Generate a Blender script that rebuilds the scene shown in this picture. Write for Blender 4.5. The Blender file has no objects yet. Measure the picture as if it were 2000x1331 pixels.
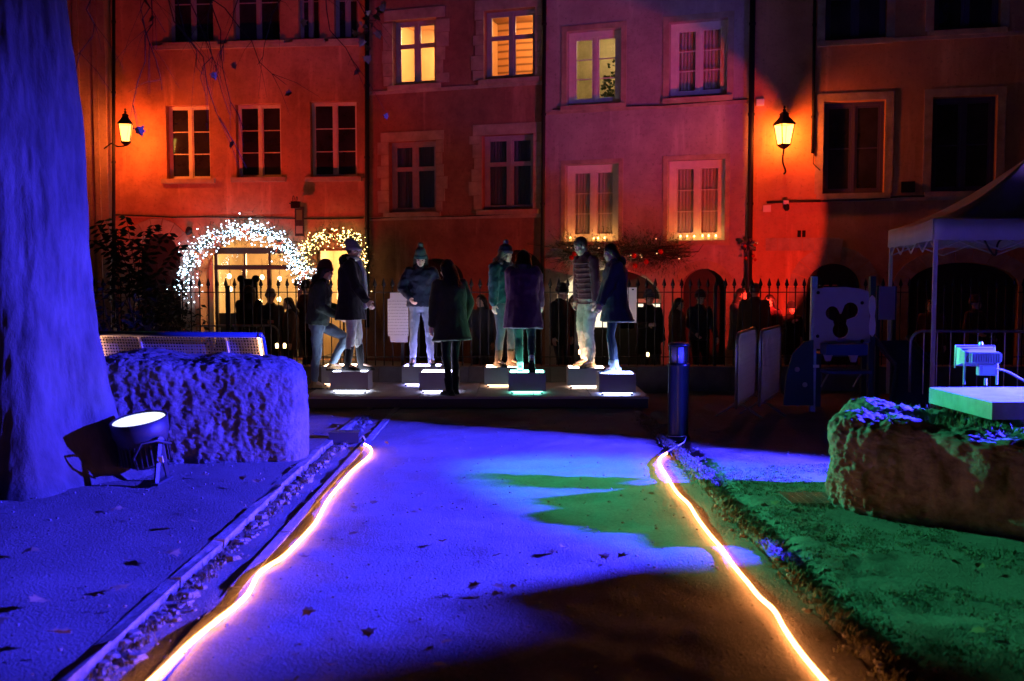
import bpy, bmesh, math, random
from mathutils import Vector as V, Matrix, noise
from mathutils.geometry import tessellate_polygon
random.seed(7)
R = math.radians
SC = bpy.context.scene
COL = SC.collection

# ------------------------------------------------------------------ camera
CAM_H = 1.67
F = 35.0 / 36.0 * 2000.0
PITCH = math.atan((665.5 - 545.0) / F)
cam_d = bpy.data.cameras.new('camera')
cam_d.lens = 35; cam_d.sensor_width = 36; cam_d.clip_end = 500; cam_d.clip_start = 0.05
cam_d.dof.use_dof = True; cam_d.dof.focus_distance = 13.5; cam_d.dof.aperture_fstop = 2.4
cam = bpy.data.objects.new('camera', cam_d); COL.objects.link(cam)
cam.location = (0, 0, CAM_H); cam.rotation_euler = (math.pi / 2 - PITCH, 0, 0)
SC.camera = cam
FW = V((0, math.cos(PITCH), -math.sin(PITCH))); UP = V((0, math.sin(PITCH), math.cos(PITCH)))
ORG = V((0, 0, CAM_H))

# ------------------------------------------------------------------ world: night sky, faint moonlight, exposure
world = bpy.data.worlds.new('World'); SC.world = world; world.use_nodes = True
wn = world.node_tree.nodes; wl = world.node_tree.links; wn.clear()
sky = wn.new('ShaderNodeTexSky'); sky.sky_type = 'NISHITA'; sky.sun_disc = False
sky.sun_elevation = R(-2.0); sky.sun_rotation = R(200)
wbg = wn.new('ShaderNodeBackground'); wbg.inputs['Strength'].default_value = 0.003
wout = wn.new('ShaderNodeOutputWorld')
wl.new(sky.outputs[0], wbg.inputs['Color']); wl.new(wbg.outputs[0], wout.inputs['Surface'])
sun_d = bpy.data.lights.new('moonlight', 'SUN'); sun_d.energy = 0.001; sun_d.angle = R(0.5); sun_d.color = (0.75, 0.8, 1.0)
sun = bpy.data.objects.new('moonlight', sun_d); COL.objects.link(sun); sun.rotation_euler = (R(50), 0, R(-30))
SC.view_settings.view_transform = 'Standard'; SC.view_settings.look = 'None'
SC.view_settings.exposure = 0.0; SC.view_settings.gamma = 1.0; SC.view_settings.use_curve_mapping = False
SC.render.engine = 'CYCLES'
SC.cycles.use_denoising = True
SC.cycles.max_bounces = 5; SC.cycles.diffuse_bounces = 2; SC.cycles.glossy_bounces = 2
SC.cycles.transparent_max_bounces = 12; SC.cycles.sample_clamp_indirect = 4.0
SC.cycles.caustics_reflective = False; SC.cycles.caustics_refractive = False

# energies of the event lights (each one sits in a fixture built further down)
E_BLUE, E_GREEN, E_PAR = 46000.0, 15000.0, 60.0
E_RED_W, E_RED_E, E_VIO = 1150.0, 1000.0, 1500.0
E_LAMP = 150.0
C_BLUE = (0.033, 0.027, 1.0); C_GREEN = (0.04, 0.6, 0.26); C_RED = (1.0, 0.035, 0.022); C_LAMP = (1.0, 0.13, 0.015)

# ------------------------------------------------------------------ pixel -> direction helpers
def ray(px, py): return V(((px - 1000.0) / F, 0, 0)) + UP * (-(py - 665.5) / F) + FW
def G(px, py, z=0.0):
    d = ray(px, py); return ORG + d * ((z - CAM_H) / d.z)
def D(px, py, y):
    d = ray(px, py); return ORG + d * (y / d.y)

# ------------------------------------------------------------------ materials
MATS = {}
def mat(name, col, rough=0.8, metal=0.0, var=0.0, vscale=4.0, bump=0.0, bscale=40.0, spec=0.4, col2=None, detail=6, stretch=(1, 1, 1), sheen=0.0):
    if name in MATS: return MATS[name]
    m = bpy.data.materials.new(name); m.use_nodes = True; MATS[name] = m
    nt = m.node_tree; b = nt.nodes['Principled BSDF']
    b.inputs['Base Color'].default_value = (*col, 1); b.inputs['Roughness'].default_value = rough
    b.inputs['Metallic'].default_value = metal; b.inputs['Specular IOR Level'].default_value = spec
    if sheen: b.inputs['Sheen Weight'].default_value = sheen
    if var or bump:
        tc = nt.nodes.new('ShaderNodeTexCoord'); mp = nt.nodes.new('ShaderNodeMapping')
        mp.inputs['Scale'].default_value = stretch
        nt.links.new(tc.outputs['Object'], mp.inputs['Vector'])
    if var:
        n = nt.nodes.new('ShaderNodeTexNoise'); n.inputs['Scale'].default_value = vscale; n.inputs['Detail'].default_value = detail
        n.inputs['Roughness'].default_value = 0.65
        nt.links.new(mp.outputs[0], n.inputs['Vector'])
        r = nt.nodes.new('ShaderNodeValToRGB')
        c2 = col2 or tuple(c * (1 - var) for c in col)
        r.color_ramp.elements[0].color = (*c2, 1); r.color_ramp.elements[1].color = (*tuple(min(1, c * (1 + var * 0.5)) for c in col), 1)
        r.color_ramp.elements[0].position = 0.32; r.color_ramp.elements[1].position = 0.68
        nt.links.new(n.outputs['Fac'], r.inputs[0]); nt.links.new(r.outputs[0], b.inputs['Base Color'])
    if bump:
        n2 = nt.nodes.new('ShaderNodeTexNoise'); n2.inputs['Scale'].default_value = bscale; n2.inputs['Detail'].default_value = 8
        n2.inputs['Roughness'].default_value = 0.7
        bp = nt.nodes.new('ShaderNodeBump'); bp.inputs['Strength'].default_value = bump; bp.inputs['Distance'].default_value = 0.02
        nt.links.new(mp.outputs[0], n2.inputs['Vector']); nt.links.new(n2.outputs['Fac'], bp.inputs['Height']); nt.links.new(bp.outputs[0], b.inputs['Normal'])
    return m
def emis(name, col, strength):
    if name in MATS: return MATS[name]
    m = bpy.data.materials.new(name); m.use_nodes = True; MATS[name] = m
    nt = m.node_tree; nt.nodes.remove(nt.nodes['Principled BSDF'])
    e = nt.nodes.new('ShaderNodeEmission'); e.inputs['Color'].default_value = (*col, 1); e.inputs['Strength'].default_value = strength
    nt.links.new(e.outputs[0], nt.nodes['Material Output'].inputs['Surface'])
    return m
def clear_glass(name, tint=(1, 1, 1), gloss=0.08):
    if name in MATS: return MATS[name]
    m = bpy.data.materials.new(name); m.use_nodes = True; MATS[name] = m
    nt = m.node_tree; nt.nodes.remove(nt.nodes['Principled BSDF'])
    t = nt.nodes.new('ShaderNodeBsdfTransparent'); t.inputs['Color'].default_value = (*tint, 1)
    g = nt.nodes.new('ShaderNodeBsdfGlossy'); g.inputs['Roughness'].default_value = 0.04
    mx = nt.nodes.new('ShaderNodeMixShader'); mx.inputs[0].default_value = gloss
    nt.links.new(t.outputs[0], mx.inputs[1]); nt.links.new(g.outputs[0], mx.inputs[2])
    nt.links.new(mx.outputs[0], nt.nodes['Material Output'].inputs['Surface'])
    return m

def glowpane(name, col, strength):   # lit frosted pane: glows and lets the bulb's light through
    m = bpy.data.materials.new(name); m.use_nodes = True; nt = m.node_tree; nt.nodes.remove(nt.nodes['Principled BSDF'])
    t = nt.nodes.new('ShaderNodeBsdfTransparent'); e = nt.nodes.new('ShaderNodeEmission'); e.inputs['Color'].default_value = (*col, 1); e.inputs['Strength'].default_value = strength
    a = nt.nodes.new('ShaderNodeAddShader'); nt.links.new(t.outputs[0], a.inputs[0]); nt.links.new(e.outputs[0], a.inputs[1]); nt.links.new(a.outputs[0], nt.nodes['Material Output'].inputs['Surface'])
    return m

# ------------------------------------------------------------------ mesh builder
class MB:
    def __init__(s): s.v = []; s.f = []
    def add(s, vs, fs):
        o = len(s.v); s.v += [V(p) for p in vs]; s.f += [tuple(i + o for i in f) for f in fs]; return s
    def box(s, c, size, M=None):
        c = V(c); hx, hy, hz = [k / 2 for k in size]
        vs = [V((x, y, z)) for z in (-hz, hz) for y in (-hy, hy) for x in (-hx, hx)]
        if M is not None: vs = [M @ p for p in vs]
        return s.add([c + p for p in vs], [(0, 2, 3, 1), (4, 5, 7, 6), (0, 1, 5, 4), (2, 6, 7, 3), (0, 4, 6, 2), (1, 3, 7, 5)])
    def hexa(s, p):  # 8 points: bottom loop 0-3, top loop 4-7
        return s.add(p, [(0, 3, 2, 1), (4, 5, 6, 7), (0, 1, 5, 4), (1, 2, 6, 5), (2, 3, 7, 6), (3, 0, 4, 7)])
    def loft(s, rings, cap=True, closed=True):
        n = len(rings[0]); vs = [p for r in rings for p in r]; fs = []
        for i in range(len(rings) - 1):
            for j in range(n if closed else n - 1):
                k = (j + 1) % n
                fs.append((i * n + j, i * n + k, (i + 1) * n + k, (i + 1) * n + j))
        if cap: fs += [tuple(range(n - 1, -1, -1)), tuple((len(rings) - 1) * n + j for j in range(n))]
        return s.add(vs, fs)
    def tube(s, pts, r, n=8, cap=True, asp=None):
        pts = [V(p) for p in pts]; rs = r if isinstance(r, (list, tuple)) else [r] * len(pts)
        rings = []; prev = None
        for i, p in enumerate(pts):
            t = (pts[min(i + 1, len(pts) - 1)] - pts[max(i - 1, 0)])
            t = t.normalized() if t.length > 1e-9 else V((0, 0, 1))
            if prev is None:
                a = V((0, 0, 1)) if abs(t.z) < 0.9 else V((1, 0, 0)); u = t.cross(a).normalized()
            else:
                u = (prev - t * prev.dot(t)); u = u.normalized() if u.length > 1e-6 else t.orthogonal().normalized()
            prev = u; w = t.cross(u)
            rings.append([p + (u * math.cos(2 * math.pi * k / n) + w * math.sin(2 * math.pi * k / n)) * rs[i] for k in range(n)])
        return s.loft(rings, cap)
    def capsule(s, a, b, ra, rb, n=12):
        a = V(a); b = V(b); t = (b - a); L = t.length; t = t / L if L > 1e-9 else V((0, 0, 1))
        pts = []; rs = []
        for k in (0.08, 0.4, 0.75): an = k * math.pi / 2; pts.append(a - t * ra * math.cos(an)); rs.append(ra * math.sin(an))
        pts += [a, b]; rs += [ra, rb]
        for k in (0.75, 0.4, 0.08): an = k * math.pi / 2; pts.append(b + t * rb * math.cos(an)); rs.append(rb * math.sin(an))
        return s.tube(pts, rs, n)
    def chain(s, pts, rs, n=12):
        for i in range(len(pts) - 1): s.capsule(pts[i], pts[i + 1], rs[i], rs[i + 1], n)
        return s
    def ell(s, c, r, M=None, nu=14, nv=9):
        c = V(c); rings = []
        for i in range(1, nv):
            a = math.pi * i / nv
            ring = [V((r[0] * math.sin(a) * math.cos(2 * math.pi * j / nu), r[1] * math.sin(a) * math.sin(2 * math.pi * j / nu), -r[2] * math.cos(a))) for j in range(nu)]
            if M is not None: ring = [M @ p for p in ring]
            rings.append([c + p for p in ring])
        return s.loft(rings, True)
    def lathe(s, c, prof, n=16, M=None):
        c = V(c); rings = []
        for r, z in prof:
            ring = [V((r * math.cos(2 * math.pi * j / n), r * math.sin(2 * math.pi * j / n), z)) for j in range(n)]
            if M is not None: ring = [M @ p for p in ring]
            rings.append([c + p for p in ring])
        return s.loft(rings, True)
    def prism(s, poly, holes, depth, tf):   # 2-D outline (and holes) extruded; tf(x, y, d) -> point
        loops = [poly] + list(holes)
        tris = tessellate_polygon([[V((x, y, 0)) for x, y in l] for l in loops])
        flat = [p for l in loops for p in l]; n = len(flat)
        vs = [tf(x, y, 0) for x, y in flat] + [tf(x, y, depth) for x, y in flat]
        fs = [tuple(t) for t in tris] + [tuple(i + n for i in reversed(t)) for t in tris]
        o = 0
        for l in loops:
            m = len(l)
            for i in range(m): j = (i + 1) % m; fs.append((o + i, o + j, n + o + j, n + o + i))
            o += m
        return s.add(vs, fs)
    def mesh(s, name, inv=None):
        me = bpy.data.meshes.new(name)
        me.from_pydata([tuple(inv @ p) if inv is not None else tuple(p) for p in s.v], [], s.f); me.update(); return me
    def build(s, name, m, parent=None, smooth=False, local=False, fix=False):
        inv = None
        if parent is not None and not local: inv = ROOTM.get(root_of(parent).name, Matrix()).inverted()
        me = s.mesh(name, inv)
        if fix:
            bm = bmesh.new(); bm.from_mesh(me); bmesh.ops.recalc_face_normals(bm, faces=bm.faces); bm.to_mesh(me); bm.free()
        return link(name, me, m, parent, smooth)
ROOTM = {}
def root_of(o):
    while o.parent is not None: o = o.parent
    return o
def link(name, me, m, parent=None, smooth=False):
    o = bpy.data.objects.new(name, me); COL.objects.link(o); o.parent = parent
    if m is not None and not me.materials: me.materials.append(m)
    if smooth: me.polygons.foreach_set('use_smooth', [True] * len(me.polygons))
    return o
def tag(o, label, cat, group=None):
    o['label'] = label; o['category'] = cat
    if group: o['group'] = group
    return o
def struct(o): o['kind'] = 'structure'; return o
def stuff(o): o['kind'] = 'stuff'; return o
def thing(name, label, cat, loc=(0, 0, 0), rz=0.0, group=None):
    o = bpy.data.objects.new(name, None); COL.objects.link(o); o.empty_display_size = 0.1
    o.location = loc; o.rotation_euler = (0, 0, rz)
    ROOTM[o.name] = Matrix.Translation(V(loc)) @ Matrix.Rotation(rz, 4, 'Z')
    return tag(o, label, cat, group)
def lamp(kind, name, loc, energy, col, target=None, size=0.1, spot=None, blend=0.15, parent=None):
    d = bpy.data.lights.new(name, kind); d.energy = energy; d.color = col
    d.shadow_soft_size = size
    if kind == 'SPOT': d.spot_size = R(spot); d.spot_blend = blend
    o = bpy.data.objects.new(name, d); COL.objects.link(o)
    M = Matrix.Translation(V(loc))
    if target is not None: M = M @ (V(target) - V(loc)).to_track_quat('-Z', 'Y').to_matrix().to_4x4()
    if parent is not None: o.parent = parent; M = ROOTM[root_of(parent).name].inverted() @ M
    o.matrix_local = M
    return o
def rot(x=0, y=0, z=0): return (Matrix.Rotation(z, 3, 'Z') @ Matrix.Rotation(y, 3, 'Y') @ Matrix.Rotation(x, 3, 'X'))
def fbm(p, o=4, s=1.0, rough=0.5):
    t = 0; a = 1; f = s
    for _ in range(o): t += a * noise.noise(V(p) * f); a *= rough; f *= 2.03
    return t

# common materials
M_iron = mat('wrought_iron', (0.008, 0.008, 0.01), 0.6, 0.0, spec=0.3)
M_steel = mat('galvanised_steel', (0.42, 0.43, 0.45), 0.4, 0.8, var=0.2, vscale=15)
M_white = mat('white_paint', (0.72, 0.70, 0.66), 0.55, var=0.12, vscale=9, bump=0.1)
M_greyframe = mat('grey_paint', (0.33, 0.32, 0.36), 0.55, var=0.15, vscale=9)
M_darkglass = mat('dark_pane', (0.03, 0.027, 0.045), 0.06, spec=0.8, var=.6, vscale=1.2)
M_glass = clear_glass('clear_pane')
M_black = mat('black_void', (0.008, 0.008, 0.009), 0.9)
M_dark = mat('dark_board', (0.03, 0.028, 0.03), 0.6, var=0.3, vscale=8)
M_concrete = mat('concrete', (0.36, 0.35, 0.33), 0.9, var=0.3, vscale=6, bump=0.5, bscale=60)
M_stone = mat('limestone', (0.42, 0.34, 0.27), 0.9, var=0.35, vscale=3, bump=0.6, bscale=25)
M_paper = mat('paper', (0.75, 0.75, 0.74), 0.8)
M_cable = mat('black_cable', (0.02, 0.02, 0.02), 0.5)
M_wood = mat('wood', (0.30, 0.17, 0.08), 0.6, var=0.4, vscale=5, stretch=(1, 1, 8))
M_plastic_w = mat('white_plastic', (0.75, 0.75, 0.75), 0.35)

def gravel(name, c1, c2):
    m = bpy.data.materials.new(name); m.use_nodes = True; nt = m.node_tree; b = nt.nodes['Principled BSDF']
    tc = nt.nodes.new('ShaderNodeTexCoord'); b.inputs['Roughness'].default_value = 0.92; b.inputs['Specular IOR Level'].default_value = 0.25
    def nz(scale, det, ro=0.6):
        n = nt.nodes.new('ShaderNodeTexNoise'); n.inputs['Scale'].default_value = scale; n.inputs['Detail'].default_value = det; n.inputs['Roughness'].default_value = ro
        nt.links.new(tc.outputs['Object'], n.inputs['Vector']); return n
    big = nz(0.7, 5); fine = nz(38, 6, 0.75); vor = nt.nodes.new('ShaderNodeTexVoronoi'); vor.inputs['Scale'].default_value = 75
    nt.links.new(tc.outputs['Object'], vor.inputs['Vector'])
    r = nt.nodes.new('ShaderNodeValToRGB'); r.color_ramp.elements[0].color = (*c1, 1); r.color_ramp.elements[1].color = (*c2, 1)
    r.color_ramp.elements[0].position = 0.35; r.color_ramp.elements[1].position = 0.65
    mx = nt.nodes.new('ShaderNodeMath'); mx.operation = 'MULTIPLY_ADD'; mx.inputs[1].default_value = 0.5
    hf = nt.nodes.new('ShaderNodeMath'); hf.operation = 'MULTIPLY'; hf.inputs[1].default_value = 0.5
    nt.links.new(big.outputs['Fac'], hf.inputs[0]); nt.links.new(fine.outputs['Fac'], mx.inputs[0]); nt.links.new(hf.outputs[0], mx.inputs[2])
    nt.links.new(mx.outputs[0], r.inputs[0]); nt.links.new(r.outputs[0], b.inputs['Base Color'])
    hs = nt.nodes.new('ShaderNodeMath'); hs.operation = 'MULTIPLY_ADD'; hs.inputs[1].default_value = -0.5
    nt.links.new(vor.outputs['Distance'], hs.inputs[0]); nt.links.new(fine.outputs['Fac'], hs.inputs[2])
    bp = nt.nodes.new('ShaderNodeBump'); bp.inputs['Strength'].default_value = 0.75; bp.inputs['Distance'].default_value = 0.012
    nt.links.new(hs.outputs[0], bp.inputs['Height']); nt.links.new(bp.outputs[0], b.inputs['Normal'])
    return m
M_gravel = gravel('gravel', (0.16, 0.145, 0.125), (0.34, 0.315, 0.28))
M_soil = gravel('soil', (0.11, 0.095, 0.08), (0.27, 0.24, 0.205))
M_street = gravel('paving', (0.10, 0.095, 0.09), (0.2, 0.19, 0.18))

# ------------------------------------------------------------------ ground
def sheet(name, x0, x1, y0, y1, nx, ny, zf, m):
    b = MB(); vs = []; fs = []
    for j in range(ny + 1):
        for i in range(nx + 1):
            x = x0 + (x1 - x0) * i / nx; y = y0 + (y1 - y0) * j / ny; vs.append((x, y, zf(x, y)))
    for j in range(ny):
        for i in range(nx): a = j * (nx + 1) + i; fs.append((a, a + 1, a + nx + 2, a + nx + 1))
    return struct(b.add(vs, fs).build(name, m, smooth=True))
zb = lambda x, y: 0.016 * fbm((x * .6, y * 1.4, 0), 3, 0.9) + 0.009 * fbm((x, y, 5), 3, 4.0)
FENCE_Y = 14.9; ST = -0.30
sheet('ground', -45, 45, -12, FENCE_Y + 0.02, 60, 40, lambda x, y: -0.03, M_gravel)
sheet('path', -1.80, 1.52, -3, 12.72, 66, 300, lambda x, y: zb(x, y) + 0.006 - 0.02 * max(0, (abs(x) - 1.3)) , M_gravel)
vz = lambda x, y: 0.012 + 1.6 * zb(x, y) + math.exp(-((x - 1.72 - .03 * math.sin(y * 3)) / .07) ** 2) * (-.055 + .03 * noise.noise(V((x * 3, y * 6, 0)))) + .035 * math.exp(-((x - 1.58) / .06) ** 2) * (.5 + noise.noise(V((x * 9, y * 9, 3)))) + .02 * max(0, noise.noise(V((x * 14, y * 14, 1)))) * max(0, 1 - abs(x - 1.7) / .3)
sheet('verge', 1.52, 2.3, 2, 12.6, 40, 460, vz, M_soil)
sheet('lawn', 2.3, 20, -3, FENCE_Y - 0.1, 140, 150, lambda x, y: 0.012 + 1.6 * zb(x, y), M_soil)
sheet('tree_bed', -20, -1.86, -3, FENCE_Y - 0.1, 140, 150, lambda x, y: (0.055 + .02 * min(1, max(0, -2.1 - x)) if y < 10.6 else max(0.0, 0.06 - (y - 10.6) * 0.12)) + 1.5 * zb(x, y), M_soil)
sheet('street', -45, 45, FENCE_Y + 0.1, 60, 60, 40, lambda x, y: ST, M_street)

M_kerb = mat('worn_kerb', (0.24, 0.22, 0.19), 0.95, var=0.55, vscale=9, bump=0.9, bscale=30)
# kerb stones: west edge of the path (upright slabs) and a sunken row on the east
kerb = thing('kerb', 'row of upright concrete edging slabs along the tree bed', 'kerb', (-1.83, 5, 0))
y = 1.0; k = 0
while y < 12.5:
    L = random.uniform(0.72, 0.98)
    b = MB(); z1 = 0.058 + random.uniform(-0.014, 0.010) - (max(0, y - 10.2) * 0.03); tl = random.uniform(-0.02, 0.02)
    p = [V((-1.865, y + 0.008, -0.1)), V((-1.80, y + 0.008, -0.1)), V((-1.80, y + L - 0.008, -0.1)), V((-1.865, y + L - 0.008, -0.1))]
    b.hexa(p + [q + V((tl + random.gauss(0, .006), random.gauss(0, .006), z1 + 0.1 + random.gauss(0, .006))) for q in p]); b.build('kerb_stone', M_kerb, kerb); y += L
strip = thing('kerb', 'flat stone strip set in gravel beside the glowing rope on the bed side', 'kerb', (-1.5, 5, 0))
y = 1.0
while y < 12.6:
    L = random.uniform(0.9, 1.2); b = MB(); z1 = 0.012 + random.uniform(-0.004, 0.004)
    p = [V((-1.52, y + 0.01, -0.05)), V((-1.45, y + 0.01, -0.05)), V((-1.45, y + L - 0.01, -0.05)), V((-1.52, y + L - 0.01, -0.05))]
    b.hexa(p + [q + V((0, 0, z1 + 0.05)) for q in p]); b.build('kerb_stone', M_concrete, strip); y += L
ker2 = thing('kerb', 'sunken stone edging between path and green lit ground', 'kerb', (1.5, 5, 0))
y = 1.0
while y < 12.0:
    L = random.uniform(0.5, 0.8); b = MB(); z1 = -0.004 + random.uniform(-0.012, 0.008)
    p = [V((1.52, y + 0.012, -0.05)), V((1.58, y + 0.012, -0.05)), V((1.58, y + L - 0.012, -0.05)), V((1.52, y + L - 0.012, -0.05))]
    b.hexa(p + [q + V((random.uniform(-.006, .006), 0, z1 + 0.05)) for q in p]); b.build('kerb_stone', M_stone, ker2); y += L
# grass and debris along the edgings (nobody could count the blades)
M_grass = mat('dry_grass', (0.16, 0.15, 0.08), 0.8, var=0.4, vscale=30)
def blades(name, spots, h, m):
    b = MB()
    for (x, y, z, s) in spots:
        for _ in range(5):
            a = random.uniform(0, 6.28); L = h * s * random.uniform(0.5, 1.2); ox, oy = random.gauss(0, 0.02), random.gauss(0, 0.02)
            d = V((math.cos(a), math.sin(a), 0)); w = V((-d.y, d.x, 0)) * 0.0035; p = V((x + ox, y + oy, z))
            q = p + d * L * 0.35 + V((0, 0, L * 0.6)); t = p + d * L * 0.9 + V((0, 0, L * 0.8))
            b.add([p - w, p + w, q + w * 0.7, q - w * 0.7, t], [(0, 1, 2, 3), (3, 2, 4)])
    return stuff(b.build(name, m))
sp = []
for i in range(1100):
    y = random.uniform(3.5, 12) ; x = 1.58 + random.gauss(0, 0.05); sp.append((x, y, vz(x, y) if x > 1.52 else .0, random.uniform(0.25, 0.7)))
for i in range(260):
    y = random.uniform(3.5, 12); sp.append((-1.74 + abs(random.gauss(0, 0.03)), y, 0.0, random.uniform(0.4, 0.9)))
for i in range(9000):
    x = 1.6 + random.random() * 3.2; y = 3.6 + random.random() * 5.2
    if noise.noise(V((x, y, 0)) * 1.7) > -.15: sp.append((x, y, 0.012 + 1.6 * zb(x, y), random.uniform(0.10, 0.30)))
blades('grass', sp, 0.075, M_grass)
# small stones lying on the gravel
b = MB()
for i in range(2600):
    x = random.uniform(-5, 5); y = 3.6 + random.random() ** 1.5 * 8; r = random.uniform(0.004, 0.011)
    z = 0.085 if x < -1.87 else (0.012 if x < 1.5 else 0.02)
    if -1.87 < x < -1.78: continue
    if i % 4 == 0: x = 1.66 + random.gauss(0, .07); r *= 2.2; z = vz(x, y) if x > 1.52 else .01
    if i % 9 == 1: x = -1.72 + random.gauss(0, .035); r *= 2.2; z = .005
    b.ell((x, y, z), (r * random.uniform(.8, 1.4), r, r * 0.7), nu=5, nv=4)
stuff(b.build('loose_grit', M_gravel))

# ------------------------------------------------------------------ boulders
M_rock = mat('rough_rock', (0.17, 0.16, 0.145), 0.92, var=0.4, vscale=5, bump=1.0, bscale=28, spec=0.2)
M_moss = mat('mossy_rock', (0.24, 0.215, 0.205), 0.95, var=0.4, vscale=9, bump=1.0, bscale=30, spec=0.15, col2=(0.11, 0.095, 0.09))
def boulder(name, label, foot, h, amp, seed, m, cuts=46, e=0.32, topf=None, fine=1.0):
    bm = bmesh.new(); bmesh.ops.create_cube(bm, size=2.0)
    bmesh.ops.subdivide_edges(bm, edges=bm.edges[:], cuts=cuts, use_grid_fill=True)
    P = [V((x, y)) for x, y in foot]; c = V((sum(p.x for p in P) / 4, sum(p.y for p in P) / 4, 0))
    for v in bm.verts:
        q = v.co.copy(); n4 = (abs(q.x) ** (2 / e) + abs(q.y) ** (2 / e) + abs(q.z) ** (2 / e)) ** (e / 2)
        q = q / n4
        s, t = (q.x + 1) / 2, (q.y + 1) / 2
        pl = (P[0] * (1 - s) * (1 - t) + P[1] * s * (1 - t) + P[2] * s * t + P[3] * (1 - s) * t)
        z01 = (q.z + 1) / 2; hh = h * (topf(s, t) if topf else 1.0)
        p = V((pl.x, pl.y, -0.12 + z01 * (hh + 0.12)))
        nrm = V((q.x ** 3, q.y ** 3, q.z ** 3)).normalized()
        sd = V((seed, seed * 1.7, 0))
        q3 = V((p.x * 1.0, p.y, p.z * .6)) + sd
        msk = min(1, max(0.15, .5 + 1.6 * noise.noise(q3 * 1.4 + sd)))
        disp = amp * (0.55 * fbm(p + sd, 2, 1.2) + fine * (0.20 * fbm(q3, 3, 2.2, .5) - msk * (0.45 * max(0, noise.noise(q3 * 4.0) - .34) + 0.25 * max(0, noise.noise(q3 * 11 + sd) - .3)) + 0.075 * (.4 + msk) * fbm(q3, 4, 17, .8)))
        if fine < 1.4: disp += amp * (.55 * abs(noise.noise(p * 2.6 + sd)) - .15 - .5 * max(0, .12 - abs(noise.noise(p * 1.9 + sd * 3))))
        v.co = p + nrm * disp * (0.25 if z01 < 0.05 else 1)
    me = bpy.data.meshes.new(name)
    bm.to_mesh(me); bm.free()
    me.transform(Matrix.Translation(-c))
    o = link(name, me, m, None, True); o.location = c
    return tag(o, label, 'boulder')
boulder('boulder', 'long squared blue lit boulder in front of the perforated bench', [(-3.72, 8.36), (-1.86, 8.74), (-2.0, 9.65), (-3.8, 9.4)], 0.98, 0.085, 3.1, M_rock, 120, e=0.24,
        topf=lambda s, t: 1.0 - 0.12 * max(0, s - 0.6) / 0.4 + 0.02 * math.sin(s * 9), fine=1.7)
boulder('boulder', 'mossy boulder with green lit end beside a concrete slab carrying a floodlight', [(2.26, 6.98), (4.1, 5.5), (5.0, 7.2), (2.75, 8.1)], 0.70, 0.19, 8.3, M_moss, 110, e=0.30,
        topf=lambda s, t: 0.98 + 0.06 * math.sin(s * 5 + t * 3), fine=1.2)

# frosty crumbs and moss on the top of the mossy boulder
b = MB(); rb = random.Random(4)
for i in range(1500):
    s, t = rb.random(), rb.random()
    s = .12 + .72 * s; t = .14 + .70 * t
    x = (2.26 * (1 - s) + 4.1 * s) * (1 - t) + (2.75 * (1 - s) + 5.0 * s) * t; y = (6.98 * (1 - s) + 5.5 * s) * (1 - t) + (8.1 * (1 - s) + 7.2 * s) * t
    z = 0.68 + rb.uniform(-0.02, 0.02); a = rb.uniform(0, 6.28); L = rb.uniform(0.02, 0.06)
    d = V((math.cos(a), math.sin(a), 0)); w = V((-d.y, d.x, 0)) * 0.004; p = V((x, y, z - 0.02))
    b.add([p - w, p + w, p + d * L * 0.4 + V((0, 0, L))], [(0, 1, 2)])
stuff(b.build('moss_tufts', M_grass))

# ------------------------------------------------------------------ plane tree
M_bark = mat('bark', (0.10, 0.09, 0.075), 0.9, var=0.45, vscale=3.5, bump=0.9, bscale=16, stretch=(1, 1, 0.4), col2=(0.045, 0.04, 0.034))
M_twig = mat('twig_bark', (0.03, 0.025, 0.022), 0.9)
M_dryleaf = mat('dry_leaf', (0.30, 0.20, 0.11), 0.75, var=0.4, vscale=12)
TX, TY = -3.96, 7.95
tree = thing('plane_tree', 'thick plane tree trunk with flared foot in the blue light', 'tree', (TX, TY, 0.07))
rings = []; NS = 200
for i in range(231):
    z = -0.05 + i * 0.0296
    ring = []
    for j in range(NS):
        a = 2 * math.pi * j / NS
        r = 0.56 - 0.035 * z + 0.012 * z * z * 0.2
        fl = math.exp(-max(z, 0) / 0.42)
        r += fl * (0.33 + 0.10 * math.sin(a * 5 + 0.6) + 0.06 * math.sin(a * 3 + 2))
        r += 0.035 * math.sin(a * 4 + z * 0.5) + 0.03 * fbm((math.cos(a) * 1.2, math.sin(a) * 1.2, z * 0.5), 4, 1.6) + 0.016 * noise.noise(V((math.cos(a) * 5, math.sin(a) * 5, z * 1.1))) - 0.030 * max(0, noise.noise(V((math.cos(a) * 7, math.sin(a) * 7, z * 1.6 + 9)))- .12) + 0.010 * noise.noise(V((math.cos(a) * 16, math.sin(a) * 16, z * 4))) + 0.005 * noise.noise(V((math.cos(a) * 34, math.sin(a) * 34, z * 11)))
        cx = TX - 0.02 * z + 0.05 * math.sin(z * 0.9); cy = TY + 0.03 * z
        ring.append(V((cx + r * math.cos(a), cy + r * math.sin(a), 0.03 + z)))
    rings.append(ring)
MB().loft(rings).build('trunk', M_bark, tree, True)
rt = random.Random(12)
limb_ends = []
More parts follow.
